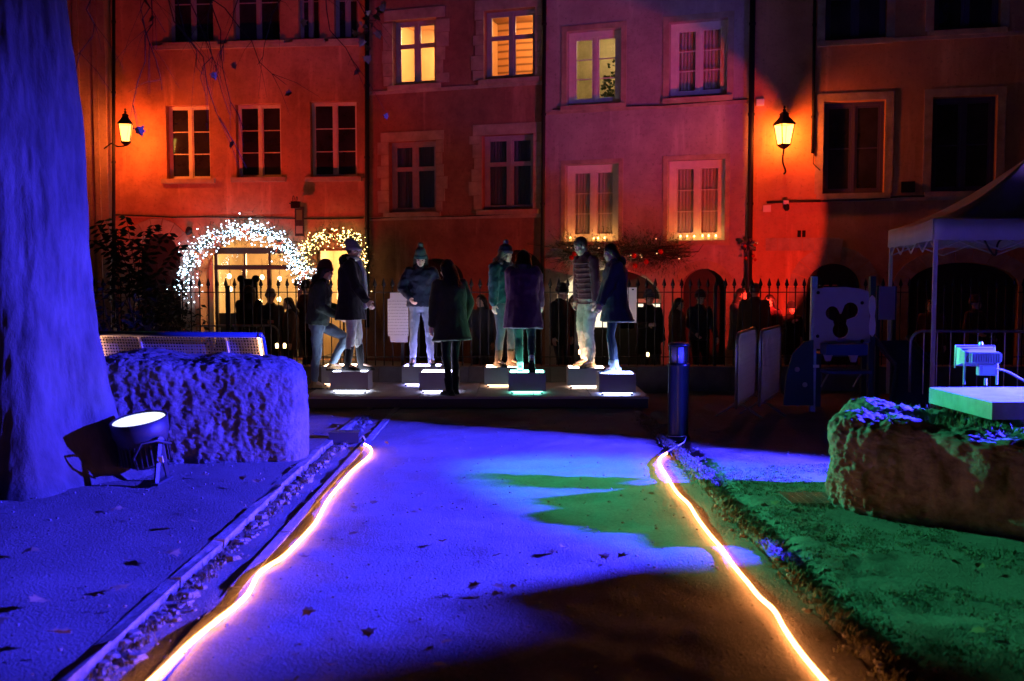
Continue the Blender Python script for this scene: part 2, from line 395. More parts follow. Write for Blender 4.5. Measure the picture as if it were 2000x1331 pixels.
for (dx, dy, dz, r0) in ((4.2, 1.2, 1.5, 0.2), (-3.5, 1.5, 2.6, 0.22), (2.4, 4.5, 2.4, 0.17), (1.0, -3.5, 2.6, 0.18), (-1.5, 3.5, 3.0, 0.2)):
    p0 = V((TX - 0.05, TY + 0.2, 5.9)); pts = []; rs = []
    for k in range(9):
        t = k / 8; pts.append(p0 + V((dx * t, dy * t, dz * (t ** 0.7) + 0.2 * math.sin(t * 5 + dx))) + V((rt.gauss(0, .05), rt.gauss(0, .05), 0)) * (k > 0)); rs.append(r0 * (1 - 0.75 * t))
    MB().tube(pts, rs, 10).build('limb', M_bark, tree, True)
    limb_ends.append((pts, dx))
def leafshape(b, p, d, n, L, rnd):
    d = d.normalized(); w = d.cross(n)
    w = w.normalized() if w.length > 1e-5 else d.orthogonal().normalized()
    n2 = w.cross(d); cu = rnd.uniform(-0.25, 0.25) * L
    out = [(0, 0), (0.12, 0.22), (0.05, 0.48), (0.36, 0.30), (0.55, 0.42), (0.66, 0.18), (1.0, 0), (0.66, -0.18), (0.55, -0.42), (0.36, -0.30), (0.05, -0.48), (0.12, -0.22)]
    vs = [p + d * (x * L) + w * (y * L) + n2 * (abs(y) * cu * 2 + x * x * cu) for x, y in out]
    c = p + d * (0.42 * L) + n2 * (0.15 * cu)
    b.add(vs + [c], [(i, (i + 1) % 12, 12) for i in range(12)])
# drooping bare twigs and the last leaves, hung from the long limb over the path
def twig(p0, p1, sag, r, parent, nb=3, leaf=0.0, lv=None):
    pts = []
    for k in range(8):
        t = k / 7; p = p0.lerp(p1, t); p.z += sag * math.sin(math.pi * t); p += V((rt.gauss(0, .03), rt.gauss(0, .03), rt.gauss(0, .03))); pts.append(p)
    b = MB(); b.tube(pts, [r * (1 - 0.8 * k / 7) + 0.0015 for k in range(8)], 5)
    for q in range(nb):
        k = rt.randint(2, 6); d = (pts[k + 1] - pts[k]).normalized(); s = V((rt.gauss(0, 1), rt.gauss(0, .6), rt.gauss(-.7, .5))).normalized()
        e = pts[k] + (d * 0.5 + s * 0.6) * rt.uniform(.25, .6)
        b.tube([pts[k], pts[k].lerp(e, .5) + V((0, 0, .03)), e], [0.003, 0.002, 0.001], 4)
        if lv is not None and rt.random() < leaf: leafshape(lv, e, V((rt.gauss(0, .4), rt.gauss(0, .4), -1)), V((rt.gauss(0, .5), -1, 0.3)), rt.uniform(.07, .12), rt)
    if lv is not None and rt.random() < leaf: leafshape(lv, pts[-1], V((rt.gauss(0, .4), rt.gauss(0, .4), -1)), V((rt.gauss(0, .5), -1, 0.3)), rt.uniform(.07, .12), rt)
    b.build('twig', M_twig, parent, True)
lv = MB()
for (x0, y0, x1, y1, d) in ((250, -60, 320, 190, 9.0), (300, -50, 400, 150, 9.5), (330, -60, 470, 330, 9.5), (420, -60, 390, 190, 9.6), (180, -40, 330, 60, 8.6), (380, -50, 560, 170, 10), (480, -60, 440, 120, 9.2), (200, -40, 160, 150, 8.7), (560, -70, 505, 130, 10.2), (260, -40, 300, 90, 9), (600, -80, 700, 150, 9.5), (640, -80, 735, 60, 9.3), (300, -60, 260, 250, 9.3), (350, -60, 440, 230, 9.8), (400, -60, 470, 265, 10)):
    twig(D(x0, y0, d), D(x1, y1, d + rt.uniform(-.2, .4)), rt.uniform(-.1, .2), 0.006, tree, 4, 0.08, lv)
for (x, y) in ((695, 60), (700, 42), (708, 50), (715, 34), (722, 20), (730, 28), (738, 14), (745, 8), (704, 72), (712, 78), (718, 58), (727, 44), (742, 24), (716, 108), (720, 90), (455, 122), (302, 32), (750, 2), (698, 48), (735, 36), (592, 36), (570, 180)):
    p = D(x, y, 9.4 + rt.uniform(-.2, .2)); leafshape(lv, p, V((rt.gauss(0, .7), rt.gauss(0, .5), -.8)), V((rt.gauss(0, .6), -1, rt.gauss(0, .5))), rt.uniform(.06, .10), rt)
for pts, dx in limb_ends:
    for q in range(26):
        k = rt.randint(3, 8); e = pts[k] + V((rt.gauss(0, .8), rt.gauss(0, .8), rt.uniform(-.3, 1.1)))
        if q < 9: twig(pts[k], e, rt.uniform(0, .2), 0.02, tree, 3, 0.5, lv)
lv.build('foliage', M_dryleaf, tree)

# fallen leaves on the ground
def fallen(px, py, L, label, z=0.03):
    p = G(px, py, z); b = MB(); rr = random.Random(px * 7 + py)
    a = rr.uniform(0, 6.28); leafshape(b, V((0, 0, 0)), V((math.cos(a), math.sin(a), 0.1)), V((rr.gauss(0, .25), rr.gauss(0, .25), 1)), L * .75, rr)
    o = b.build('fallen_leaf', M_dryleaf); o.location = p + V((0, 0, 0.008))
    tag(o, label, 'leaf', 'dry leaves fallen on the ground')
for (x, y) in ((85, 1172), (330, 1085), (60, 1080), (215, 1150), (235, 990), (385, 1022), (400, 930), (140, 1240), (20, 1210), (480, 935), (505, 945)):
    fallen(x, y, 0.15 if x < 340 else 0.1, 'dry fallen leaf on the dark tree bed', 0.095)
for (x, y) in ((600, 1090), (680, 1046), (735, 985), (1090, 1078), (1105, 1072), (1190, 1090), (1205, 1092), (915, 1150), (930, 1152), (985, 1150), (1010, 1148), (730, 1240), (880, 1252), (960, 1090), (590, 1195), (860, 1060), (870, 1300), (640, 1300), (760, 870), (1280, 968), (700, 1000)):
    fallen(x, y, 0.10, 'dry fallen leaf on the blue lit gravel path')
for (x, y) in ((1520, 985), (1540, 990), (1655, 1068), (1870, 1105), (1910, 1112), (1650, 1080), (1560, 960), (1780, 1000), (1900, 1230)):
    fallen(x, y, 0.10, 'dry fallen leaf on the green lit ground')

# ------------------------------------------------------------------ PAR spotlight by the tree
M_par = mat('black_cast_metal', (0.05, 0.05, 0.055), 0.45, 0.2, bump=0.15, bscale=80)
pp = G(292, 935, 0.08); par = thing('spotlight', 'finned cylindrical spotlight glowing white between trunk and blue boulder', 'spotlight', pp)
ax = V((-0.10, -0.17, 1)).normalized(); pq = ax.to_track_quat('Z', 'Y').to_matrix()
pc = pp + V((-0.05, 0, 0.33))
MB().lathe(pc, [(0.10, -0.24), (0.165, -0.20), (0.172, -0.05), (0.185, -0.04), (0.215, 0.05), (0.222, 0.155), (0.208, 0.16), (0.203, 0.135)], 40, pq).build('housing', M_par, par, True)
for k in range(30):
    a = 2 * math.pi * k / 30; Mk = pq @ Matrix.Rotation(a, 3, 'Z')
    MB().box(pc + Mk @ V((0.182, 0, -0.11)), (0.026, 0.008, 0.17), Mk).build('fin', M_par, par)
MB().lathe(pc, [(0.001, 0.142), (0.2, 0.142), (0.2, 0.147), (0.001, 0.147)], 40, pq).build('lens', emis('par_lens', (0.6, 0.65, 1.0), 2.0), par)
sv = V((.8, -0.6, 0)).normalized()
for sgn in (1, -1):
    pv = pc + sv * sgn * 0.235
    MB().lathe(pv, [(0.03, -0.012), (0.03, 0.012)], 16, (sv).to_track_quat('Z', 'Y').to_matrix()).build('knob', M_par, par)
    for fy in (0.13, -0.14):
        e = V((pv.x + 0.015 * sgn, pv.y + fy, 0.09)); b = MB(); b.tube([pv, e], 0.021, 4); b.build('yoke_leg', M_par, par)
    b = MB(); b.box((pv.x + 0.015 * sgn, pv.y, 0.092), (0.05, 0.34, 0.02)); b.build('foot', M_par, par)
b = MB(); b.box(pc + sv * 0.25 + V((0.028, -0.09, -0.13)), (0.035, 0.012, 0.06), rot(0.5, 0, 0)); b.build('label_plate', M_paper, par)
b = MB(); b.tube([pc + V((0.02, -0.16, -0.23)), pc + V((0.03, -0.27, -0.12)), pc + V((0.10, -0.29, 0.0)), pc + V((0.20, -0.22, 0.01)), pc + V((0.26, -0.1, -0.03))], 0.010, 8); b.build('cable', M_par, par, True)
lamp('SPOT', 'spotlight_beam', pc + ax * 0.17, E_PAR, (0.06, 0.04, 1.0), pc + ax * 3 + V((0.3, 0, 0)), 0.15, 120, 0.6, par)

# ------------------------------------------------------------------ off-frame event lights, each with its fixture
def flood(label, loc, target, energy, col, spot, blend, size, stand):
    loc = V(loc); t = thing('floodlight', label, 'floodlight', (loc.x, loc.y, stand))
    d = (V(target) - loc).normalized(); q = d.to_track_quat('-Z', 'Y').to_matrix()
    MB().box(loc + q @ V((0, 0, 0.12)), (0.34, 0.26, 0.14), q).build('housing', M_par, t)
    for k in range(-1, 2, 2):
        MB().box(loc + q @ V((0, k * 0.15, -0.02)), (0.34, 0.012, 0.15), q @ Matrix.Rotation(-k * 0.35, 3, 'X')).build('barn_door', M_par, t)
    MB().box(loc + q @ V((0, 0, 0.045)), (0.30, 0.22, 0.004), q).build('lens', emis('lens_%.2f_%.2f' % (col[0], col[1]), col, 6.0), t)
    if loc.z - stand > 0.45:
        MB().tube([(loc.x, loc.y + 0.02, stand), (loc.x, loc.y + 0.02, loc.z - 0.1)], 0.02, 8).build('stand_pole', M_par, t)
        for a in range(3):
            MB().tube([(loc.x, loc.y, stand + 0.5), (loc.x + 0.5 * math.cos(a * 2.09 + .4), loc.y + 0.5 * math.sin(a * 2.09 + .4), stand)], 0.014, 6).build('stand_leg', M_par, t)
    else:
        MB().box((loc.x, loc.y, (loc.z + stand) / 2 - 0.04), (0.2, 0.05, abs(loc.z - stand) - 0.02)).build('bracket', M_par, t)
    lamp('SPOT', 'beam', loc, energy, col, target, size, spot, blend, t)
    return t
bf = flood('blue floodlight on a tripod beyond the mossy boulder', (6.9, 7.6, 2.1), (-2.10, 7.76, 0.51), E_BLUE, C_BLUE, 53, 0.36, 0.05, 0.0)
bq = (V((-2.10, 7.76, 0.51)) - V((6.9, 7.6, 2.1))).normalized().to_track_quat('-Z', 'Y').to_matrix()
MB().box(V((6.9, 7.6, 2.1)) + bq @ V((0, .27, -.36)), (.7, .36, .008), bq).build('top_flag', M_par, bf); MB().tube([V((6.9, 7.6, 2.1)) + bq @ V((.1, .12, .1)), V((6.9, 7.6, 2.1)) + bq @ V((.1, .3, -.36))], .008, 6).build('flag_arm', M_par, bf)
flood('green floodlight on a tripod behind the plane tree', (-6.2, 13.9, 3.4), (4.5, 5.1, 0.0), E_GREEN, C_GREEN, 22, 0.5, 0.08, 0.05)
flood('red floodlight on the street before the arched shop', (-6.9, 20.0, 0.1), (-6.6, 24, 4.6), E_RED_W, C_RED, 84, 0.5, 0.15, ST)
flood('red floodlight on the street behind the play tower', (5.17, 16.3, 1.42), (3.95, 20.6, 2.6), E_RED_E, C_RED, 64, 0.12, 0.08, ST)

flood('added unseen violet fill floodlight for the upper house fronts', (9.5, 9.5, 2.3), (0.6, 22.2, 7.2), E_VIO, (0.30, 0.14, 1.0), 36, 0.8, 0.15, 0.0)  # added unseen fill, tints the upper house fronts mauve

# ------------------------------------------------------------------ glowing ropes
M_rope = emis('glow_rope', (1.0, 0.33, 0.09), 26.0)
def smoothpath(pts, n=10):
    out = []
    for i in range(len(pts) - 1):
        p0 = pts[max(i - 1, 0)]; p1 = pts[i]; p2 = pts[i + 1]; p3 = pts[min(i + 2, len(pts) - 1)]
        for k in range(n):
            t = k / n
            out.append(0.5 * ((2 * p1) + (p2 - p0) * t + (2 * p0 - 5 * p1 + 4 * p2 - p3) * t * t + (3 * p1 - p0 - 3 * p2 + p3) * t ** 3))
    return out + [pts[-1]]
lp = [G(x, y, 0.03) for x, y in ((712, 868), (724, 876), (722, 890), (690, 918), (662, 950), (640, 978), (618, 1018), (600, 1040), (556, 1085), (508, 1118), (480, 1165), (420, 1215), (372, 1255), (318, 1308), (250, 1370), (150, 1460))]
rp = smoothpath(lp); rope = MB(); rope.tube(rp, 0.0105, 8)
tag(rope.build('light_rope', M_rope, smooth=True), 'glowing orange light rope along the tree bed side of the path', 'light rope', None)
lp = [G(x, y, 0.035) for x, y in ((1302, 886), (1290, 894), (1288, 906), (1302, 930), (1322, 962), (1345, 985), (1362, 1012), (1385, 1043), (1410, 1072), (1432, 1104), (1462, 1140), (1482, 1165), (1512, 1193), (1532, 1228), (1562, 1272), (1612, 1332), (1700, 1430))]
rope = MB(); rope.tube(smoothpath(lp), 0.0105, 8)
tag(rope.build('light_rope', M_rope, smooth=True), 'glowing orange light rope on the bollard side of the path', 'light rope', None)
jb = G(672, 868, 0.0); jt = thing('junction_box', 'low dark junction box feeding the light rope beside the boulder', 'junction box', jb)
MB().box(jb + V((0, 0.06, 0.06)), (0.30, 0.16, 0.10)).build('case', M_par, jt)
MB().box(jb + V((0, 0.06, 0.116)), (0.31, 0.17, 0.012)).build('lid', M_par, jt)
b = MB(); b.tube(smoothpath([jb + V((0.15, 0.03, 0.05)), jb + V((0.19, 0.0, 0.08)), jb + V((0.215, -0.01, 0.04))]), 0.008, 6); b.build('plug_cable', M_plastic_w, jt, True)

# ------------------------------------------------------------------ bollard
M_bol = mat('bollard_green_metal', (0.012, 0.026, 0.02), 0.32, 0.3, var=0.3, vscale=6, spec=0.5)
bp_ = G(1324, 856, 0.02); bol = thing('bollard_light', 'dark green cylindrical bollard with ribbed glass lantern head', 'bollard', bp_)
MB().lathe(bp_, [(0.125, -0.03), (0.125, 0.02), (0.108, 0.03), (0.105, 0.05), (0.105, 0.74), (0.112, 0.75), (0.112, 0.78), (0.10, 0.785)], 32).build('post', M_bol, bol, True)
MB().lathe(bp_, [(0.078, 0.786), (0.078, 0.955)], 24).build('diffuser', mat('frosted_plastic', (0.6, 0.63, 0.62), 0.35), bol, True)
for k in range(6):
    a = k * math.pi / 3 + 0.2; MB().box(bp_ + V((0.095 * math.cos(a), 0.095 * math.sin(a), 0.872)), (0.014, 0.014, 0.19), rot(0, 0, a)).build('rib', M_bol, bol)
MB().lathe(bp_, [(0.092, 0.786), (0.092, 0.955)], 24).build('glass', clear_glass('bollard_glass', (0.8, 0.9, 0.95), 0.12), bol, True)
MB().lathe(bp_, [(0.108, 0.957), (0.11, 0.975), (0.095, 0.99), (0.02, 0.998)], 28).build('cap', M_bol, bol, True)
b = MB(); b.tube(smoothpath([bp_ + V((-.11, -.06, .03)), bp_ + V((0, -.13, .035)), bp_ + V((.06, -.12, .04)), bp_ + V((0.02, -.3, .02)), bp_ + V((-.06, -.55, .03)), V((1.45, 9.25, .05))]), 0.004, 5); b.build('tie_wire', M_plastic_w, bol, True)

# ------------------------------------------------------------------ perforated bench
def perforated():
    m = bpy.data.materials.new('perforated_metal'); m.use_nodes = True; nt = m.node_tree; b = nt.nodes['Principled BSDF']
    b.inputs['Base Color'].default_value = (0.35, 0.35, 0.36, 1); b.inputs['Metallic'].default_value = 0.5; b.inputs['Roughness'].default_value = 0.45
    tc = nt.nodes.new('ShaderNodeTexCoord'); sp_ = nt.nodes.new('ShaderNodeSeparateXYZ'); nt.links.new(tc.outputs['UV'], sp_.inputs[0])
    def wave(out):
        mm = nt.nodes.new('ShaderNodeMath'); mm.operation = 'PINGPONG'; mm.inputs[1].default_value = 0.5
        nt.links.new(out, mm.inputs[0]); return mm
    a = wave(sp_.outputs[0]); c = wave(sp_.outputs[1])
    pw = []
    for x in (a, c):
        s2 = nt.nodes.new('ShaderNodeMath'); s2.operation = 'SUBTRACT'; s2.inputs[1].default_value = 0.25; nt.links.new(x.outputs[0], s2.inputs[0])
        q = nt.nodes.new('ShaderNodeMath'); q.operation = 'MULTIPLY'; nt.links.new(s2.outputs[0], q.inputs[0]); nt.links.new(s2.outputs[0], q.inputs[1]); pw.append(q)
    ad = nt.nodes.new('ShaderNodeMath'); ad.operation = 'ADD'; nt.links.new(pw[0].outputs[0], ad.inputs[0]); nt.links.new(pw[1].outputs[0], ad.inputs[1])
    lt = nt.nodes.new('ShaderNodeMath'); lt.operation = 'GREATER_THAN'; lt.inputs[1].default_value = 0.024; nt.links.new(ad.outputs[0], lt.inputs[0])
    nt.links.new(lt.outputs[0], b.inputs['Alpha'])
    return m
M_perf = perforated()
M_benchtube = mat('blue_bench_tube', (0.03, 0.07, 0.16), 0.35, 0.3)
M_benchled = emis('bench_led', (1.0, 0.42, 0.20), 45.0)
bt = D(175, 655, 10.9); be = D(508, 659, 10.6)
bn = thing('park_bench', 'long perforated metal bench with glowing end strips behind the blue boulder', 'bench', (bt.x + 1, 11.1, 0.07))
ud = (be - bt); ud.z = 0; BL = ud.length; ud.normalize(); fd = V((-ud.y, ud.x, 0))   # fd points to the sitter's side, away from camera
prof = [V((0, 0, 1.02)), V((0, 0.05, 1.0)), V((0, 0.10, 0.93)), V((0, 0.20, 0.62)), V((0, 0.25, 0.52)), V((0, 0.34, 0.46)), V((0, 0.62, 0.44)), V((0, 0.74, 0.47)), V((0, 0.78, 0.43))]
bo = V((bt.x, bt.y, 0.05))
def bpnt(u, p): return bo + ud * u + fd * p.y + V((0, 0, p.z))
sm_ = smoothpath(prof, 5)
me = bpy.data.meshes.new('seat_shell'); vs = []; fs = []; uvs = []
dist = [0]
for i in range(1, len(sm_)): dist.append(dist[-1] + (sm_[i] - sm_[i - 1]).length)
inv = ROOTM[bn.name].inverted(); NU = 12
for i, p in enumerate(sm_):
    for j in range(NU + 1): vs.append(tuple(inv @ bpnt(0.06 + (BL - 0.12) * j / NU, p))); uvs.append(((BL * j / NU) / 0.07, dist[i] / 0.07))
for i in range(len(sm_) - 1):
    for j in range(NU): a = i * (NU + 1) + j; fs.append((a, a + 1, a + NU + 2, a + NU + 1))
me.from_pydata(vs, [], fs); uvl = me.uv_layers.new(name='UVMap')
for l in me.loops: uvl.data[l.index].uv = uvs[l.vertex_index]
link('seat_shell', me, M_perf, bn, True)
for u in (0, BL):
    MB().tube([bpnt(u, p) for p in sm_], 0.022, 8).build('end_tube', M_benchtube, bn, True)
    MB().tube([bpnt(u, p) + ud * (-0.036 if u else 0.036) + fd * -.022 for p in sm_[4:-3]], 0.010, 6).build('light_strip', M_benchled, bn, True)
MB().tube([bpnt(.08, V((0, .14, .60))), bpnt(BL - .08, V((0, .14, .60)))], .008, 6).build('light_strip', emis('bench_fill_glow', (1.0, .45, .2), 10.0), bn, True)  # added glow strip hidden by the boulder, brightens the bench back
for u in (0.55, BL - 0.42):
    MB().tube([bpnt(u, p) + fd * -0.012 for p in sm_], 0.018, 6).build('support_strap', M_steel, bn, True)
    MB().tube([bpnt(u, V((0, 0.42, 0.44))), bpnt(u, V((0, 0.40, 0.03)))], 0.035, 8).build('leg', M_steel, bn, True)
MB().tube([bpnt(-0.02, V((0, 0, 1.02))), bpnt(BL + 0.02, V((0, 0, 1.02)))], 0.03, 10).build('top_tube', M_benchtube, bn, True)
MB().tube([bpnt(-0.0, V((0, 0.78, 0.43))), bpnt(BL, V((0, 0.78, 0.43)))], 0.02, 8).build('front_tube', M_benchtube, bn, True)
for u in (0.005, BL - 0.005):
    MB().ell(bpnt(u, V((0, 0, 1.02))), (0.032, 0.032, 0.032)).build('tube_end_cap', M_steel, bn, True)

# ------------------------------------------------------------------ slab and floodlight on the mossy boulder
SL = 0.84
sa = G(1815, 757, SL); sb_ = G(1938, 786, SL); e1 = (sb_ - sa); e1.z = 0; e1.normalize(); e2 = V((-e1.y, e1.x, 0))
if e2.y < 0: e2 = -e2
slab = thing('concrete_slab', 'square concrete slab lying on the mossy boulder', 'slab', sa + V((0, 0, SL * 0 - 0.12)))
c4 = [sa, sb_, sb_ + e2 * 0.85, sa + e2 * 0.85]
MB().hexa([p + V((0, 0, -0.12)) for p in c4] + c4).build('slab_body', M_concrete, slab)
b = MB(); b.hexa([V((p.x, p.y, 0.5)) for p in (c4[0] + e2 * .3 + e1 * .25, c4[1] + e2 * .3, c4[2] + e1 * .1, c4[3] + e1 * .25)] + [V((p.x, p.y, SL - 0.12)) for p in (c4[0] + e2 * .25 + e1 * .2, c4[1] + e2 * .2, c4[2] - e2 * .1, c4[3] + e1 * .2)])
b.build('prop_stone', M_moss, slab)
M_flood = mat('grey_die_cast', (0.5, 0.5, 0.5), 0.4, 0.3)
fp = G(1917, 752, SL); ftz = SL
fl = thing('work_floodlight', 'small finned work floodlight on two thin legs on the concrete slab', 'floodlight', fp)
Mf = rot(0, 0, -0.12)
def fb(c, s, nm, m, tilt=0): return MB().box(fp + Mf @ V(c), s, Mf @ Matrix.Rotation(tilt, 3, 'X')).build(nm, m, fl)
fb((0.01, 0.02, 0.215), (0.23, 0.10, 0.085), 'housing', M_flood)
b = MB(); b.hexa([fp + Mf @ V(p) for p in ((-0.11, 0.07, 0.17), (0.12, 0.07, 0.17), (0.12, 0.07, 0.258), (-0.11, 0.07, 0.258), (-0.15, 0.19, 0.13), (0.14, 0.19, 0.13), (0.14, 0.19, 0.30), (-0.15, 0.19, 0.30))]); b.build('reflector', M_flood, fl, fix=True)
fb((-0.005, 0.193, 0.215), (0.26, 0.006, 0.15), 'front_glass', M_darkglass)
for k in range(12): fb((-0.09 + k * 0.0185, -0.038, 0.213), (0.007, 0.03, 0.075), 'fin', M_flood)
fb((-0.13, 0.05, 0.215), (0.012, 0.12, 0.10), 'side_cap', M_flood)
fb((0.135, 0.02, 0.215), (0.016, 0.07, 0.06), 'side_cap', M_flood)
fb((0.03, -0.01, 0.12), (0.13, 0.07, 0.085), 'terminal_box', M_flood)
fb((0.035, -0.047, 0.12), (0.09, 0.006, 0.06), 'terminal_cover', M_plastic_w)
for x in (-0.125, 0.12): MB().tube([fp + Mf @ V((x, 0.02, 0.0)), fp + Mf @ V((x, 0.02, 0.19))], 0.009, 6).build('leg', M_steel, fl)
b = MB(); b.tube([fp + Mf @ V(p) for p in ((-0.165, 0.12, 0.12), (-0.16, 0.12, 0.29), (0.13, 0.12, 0.30), (0.135, 0.12, 0.24))], 0.007, 6); b.build('frame_bar', M_steel, fl)
MB().lathe(fp + Mf @ V((0.02, 0.1, 0.30)), [(0.012, 0), (0.016, 0.012), (0.012, 0.03), (0.003, 0.034)], 10).build('wing_nut', M_steel, fl)
b = MB(); b.tube(smoothpath([fp + Mf @ V((0.10, 0, 0.13)), fp + Mf @ V((0.2, 0, 0.10)), fp + Mf @ V((0.36, -0.03, 0.02)), fp + Mf @ V((0.6, -0.05, 0.012))]), 0.009, 6); b.build('power_cable', M_flood, fl, True)
MB().tube([fp + Mf @ V((0.02, -0.03, 0.0)), fp + Mf @ V((0.02, -0.03, 0.055))], 0.012, 8).build('cable_clip', M_plastic_w, fl)

# added off-frame blocker in cabinet shape, casts the dark wedge on the path
cb = thing('shadow_blocker', 'added off-frame blocker shaped like a cabinet, shading the path', 'cabinet', (5.23, 6.60, 0), R(-61))
MB().box((0, 0, .06), (.84, .30, .12)).build('plinth_base', M_concrete, cb, local=True); MB().box((0, 0, .80), (.80, .26, 1.36)).build('case', M_flood, cb, local=True); MB().box((0, 0, 1.50), (.86, .32, .04)).build('roof', M_flood, cb, local=True)
for sx in (-.2, .2): d_ = MB().box((sx, -.135, .84), (.38, .012, 1.25)).build('door', M_flood, cb, local=True); MB().box((sx * .2, -.15, .95), (.02, .02, .12)).build('handle', M_iron, d_, local=True)

# small metal drain grid in the green ground
dg = G(1597, 974, 0.03); dr = thing('drain_grid', 'small metal mesh mat lying on the green ground near the mossy boulder', 'grid', dg)
for k in range(9):
    MB().box(dg + V((-0.24 + k * 0.06, 0, 0.004)), (0.007, 0.36, 0.007)).build('grid_bar', M_steel, dr)
    MB().box(dg + V((0, -0.17 + k * 0.0425, 0.008)), (0.5, 0.007, 0.006)).build('grid_bar', M_steel, dr)

# ------------------------------------------------------------------ houses
def plaster(name, col, stain):
    m = bpy.data.materials.new(name); m.use_nodes = True; nt = m.node_tree; b = nt.nodes['Principled BSDF']; b.inputs['Roughness'].default_value = 0.93
    b.inputs['Specular IOR Level'].default_value = 0.2
    tc = nt.nodes.new('ShaderNodeTexCoord')
    def nz(sc, det, st=(1, 1, 1), ro=0.6):
        mp = nt.nodes.new('ShaderNodeMapping'); mp.inputs['Scale'].default_value = st; nt.links.new(tc.outputs['Object'], mp.inputs['Vector'])
        n = nt.nodes.new('ShaderNodeTexNoise'); n.inputs['Scale'].default_value = sc; n.inputs['Detail'].default_value = det; n.inputs['Roughness'].default_value = ro
        nt.links.new(mp.outputs[0], n.inputs['Vector']); return n
    def ramp(n, a, c):
        r = nt.nodes.new('ShaderNodeMapRange'); r.inputs['From Min'].default_value = a; r.inputs['From Max'].default_value = c; nt.links.new(n.outputs['Fac'], r.inputs['Value']); return r
    def mixc(fac, c1, c2):
        x = nt.nodes.new('ShaderNodeMix'); x.data_type = 'RGBA'; nt.links.new(fac.outputs[0], x.inputs['Factor'])
        for sock, c in ((x.inputs['A'], c1), (x.inputs['B'], c2)):
            if isinstance(c, tuple): sock.default_value = (*c, 1)
            else: nt.links.new(c.outputs['Result'], sock)
        return x
    blot = mixc(ramp(nz(0.9, 10, ro=0.75), 0.4, 0.62), col, stain)
    drip = mixc(ramp(nz(2.2, 5, (1, 1, 0.12)), 0.56, 0.74), blot, tuple(min(1, c * 1.35 + 0.05) for c in col))
    dirt = mixc(ramp(nz(14, 6), 0.55, 0.8), drip, tuple(c * 0.45 for c in col))
    nt.links.new(dirt.outputs['Result'], b.inputs['Base Color'])
    bp = nt.nodes.new('ShaderNodeBump'); bp.inputs['Strength'].default_value = 0.5; bp.inputs['Distance'].default_value = 0.02
    nt.links.new(nz(22, 8, ro=0.7).outputs['Fac'], bp.inputs['Height']); nt.links.new(bp.outputs[0], b.inputs['Normal'])
    return m
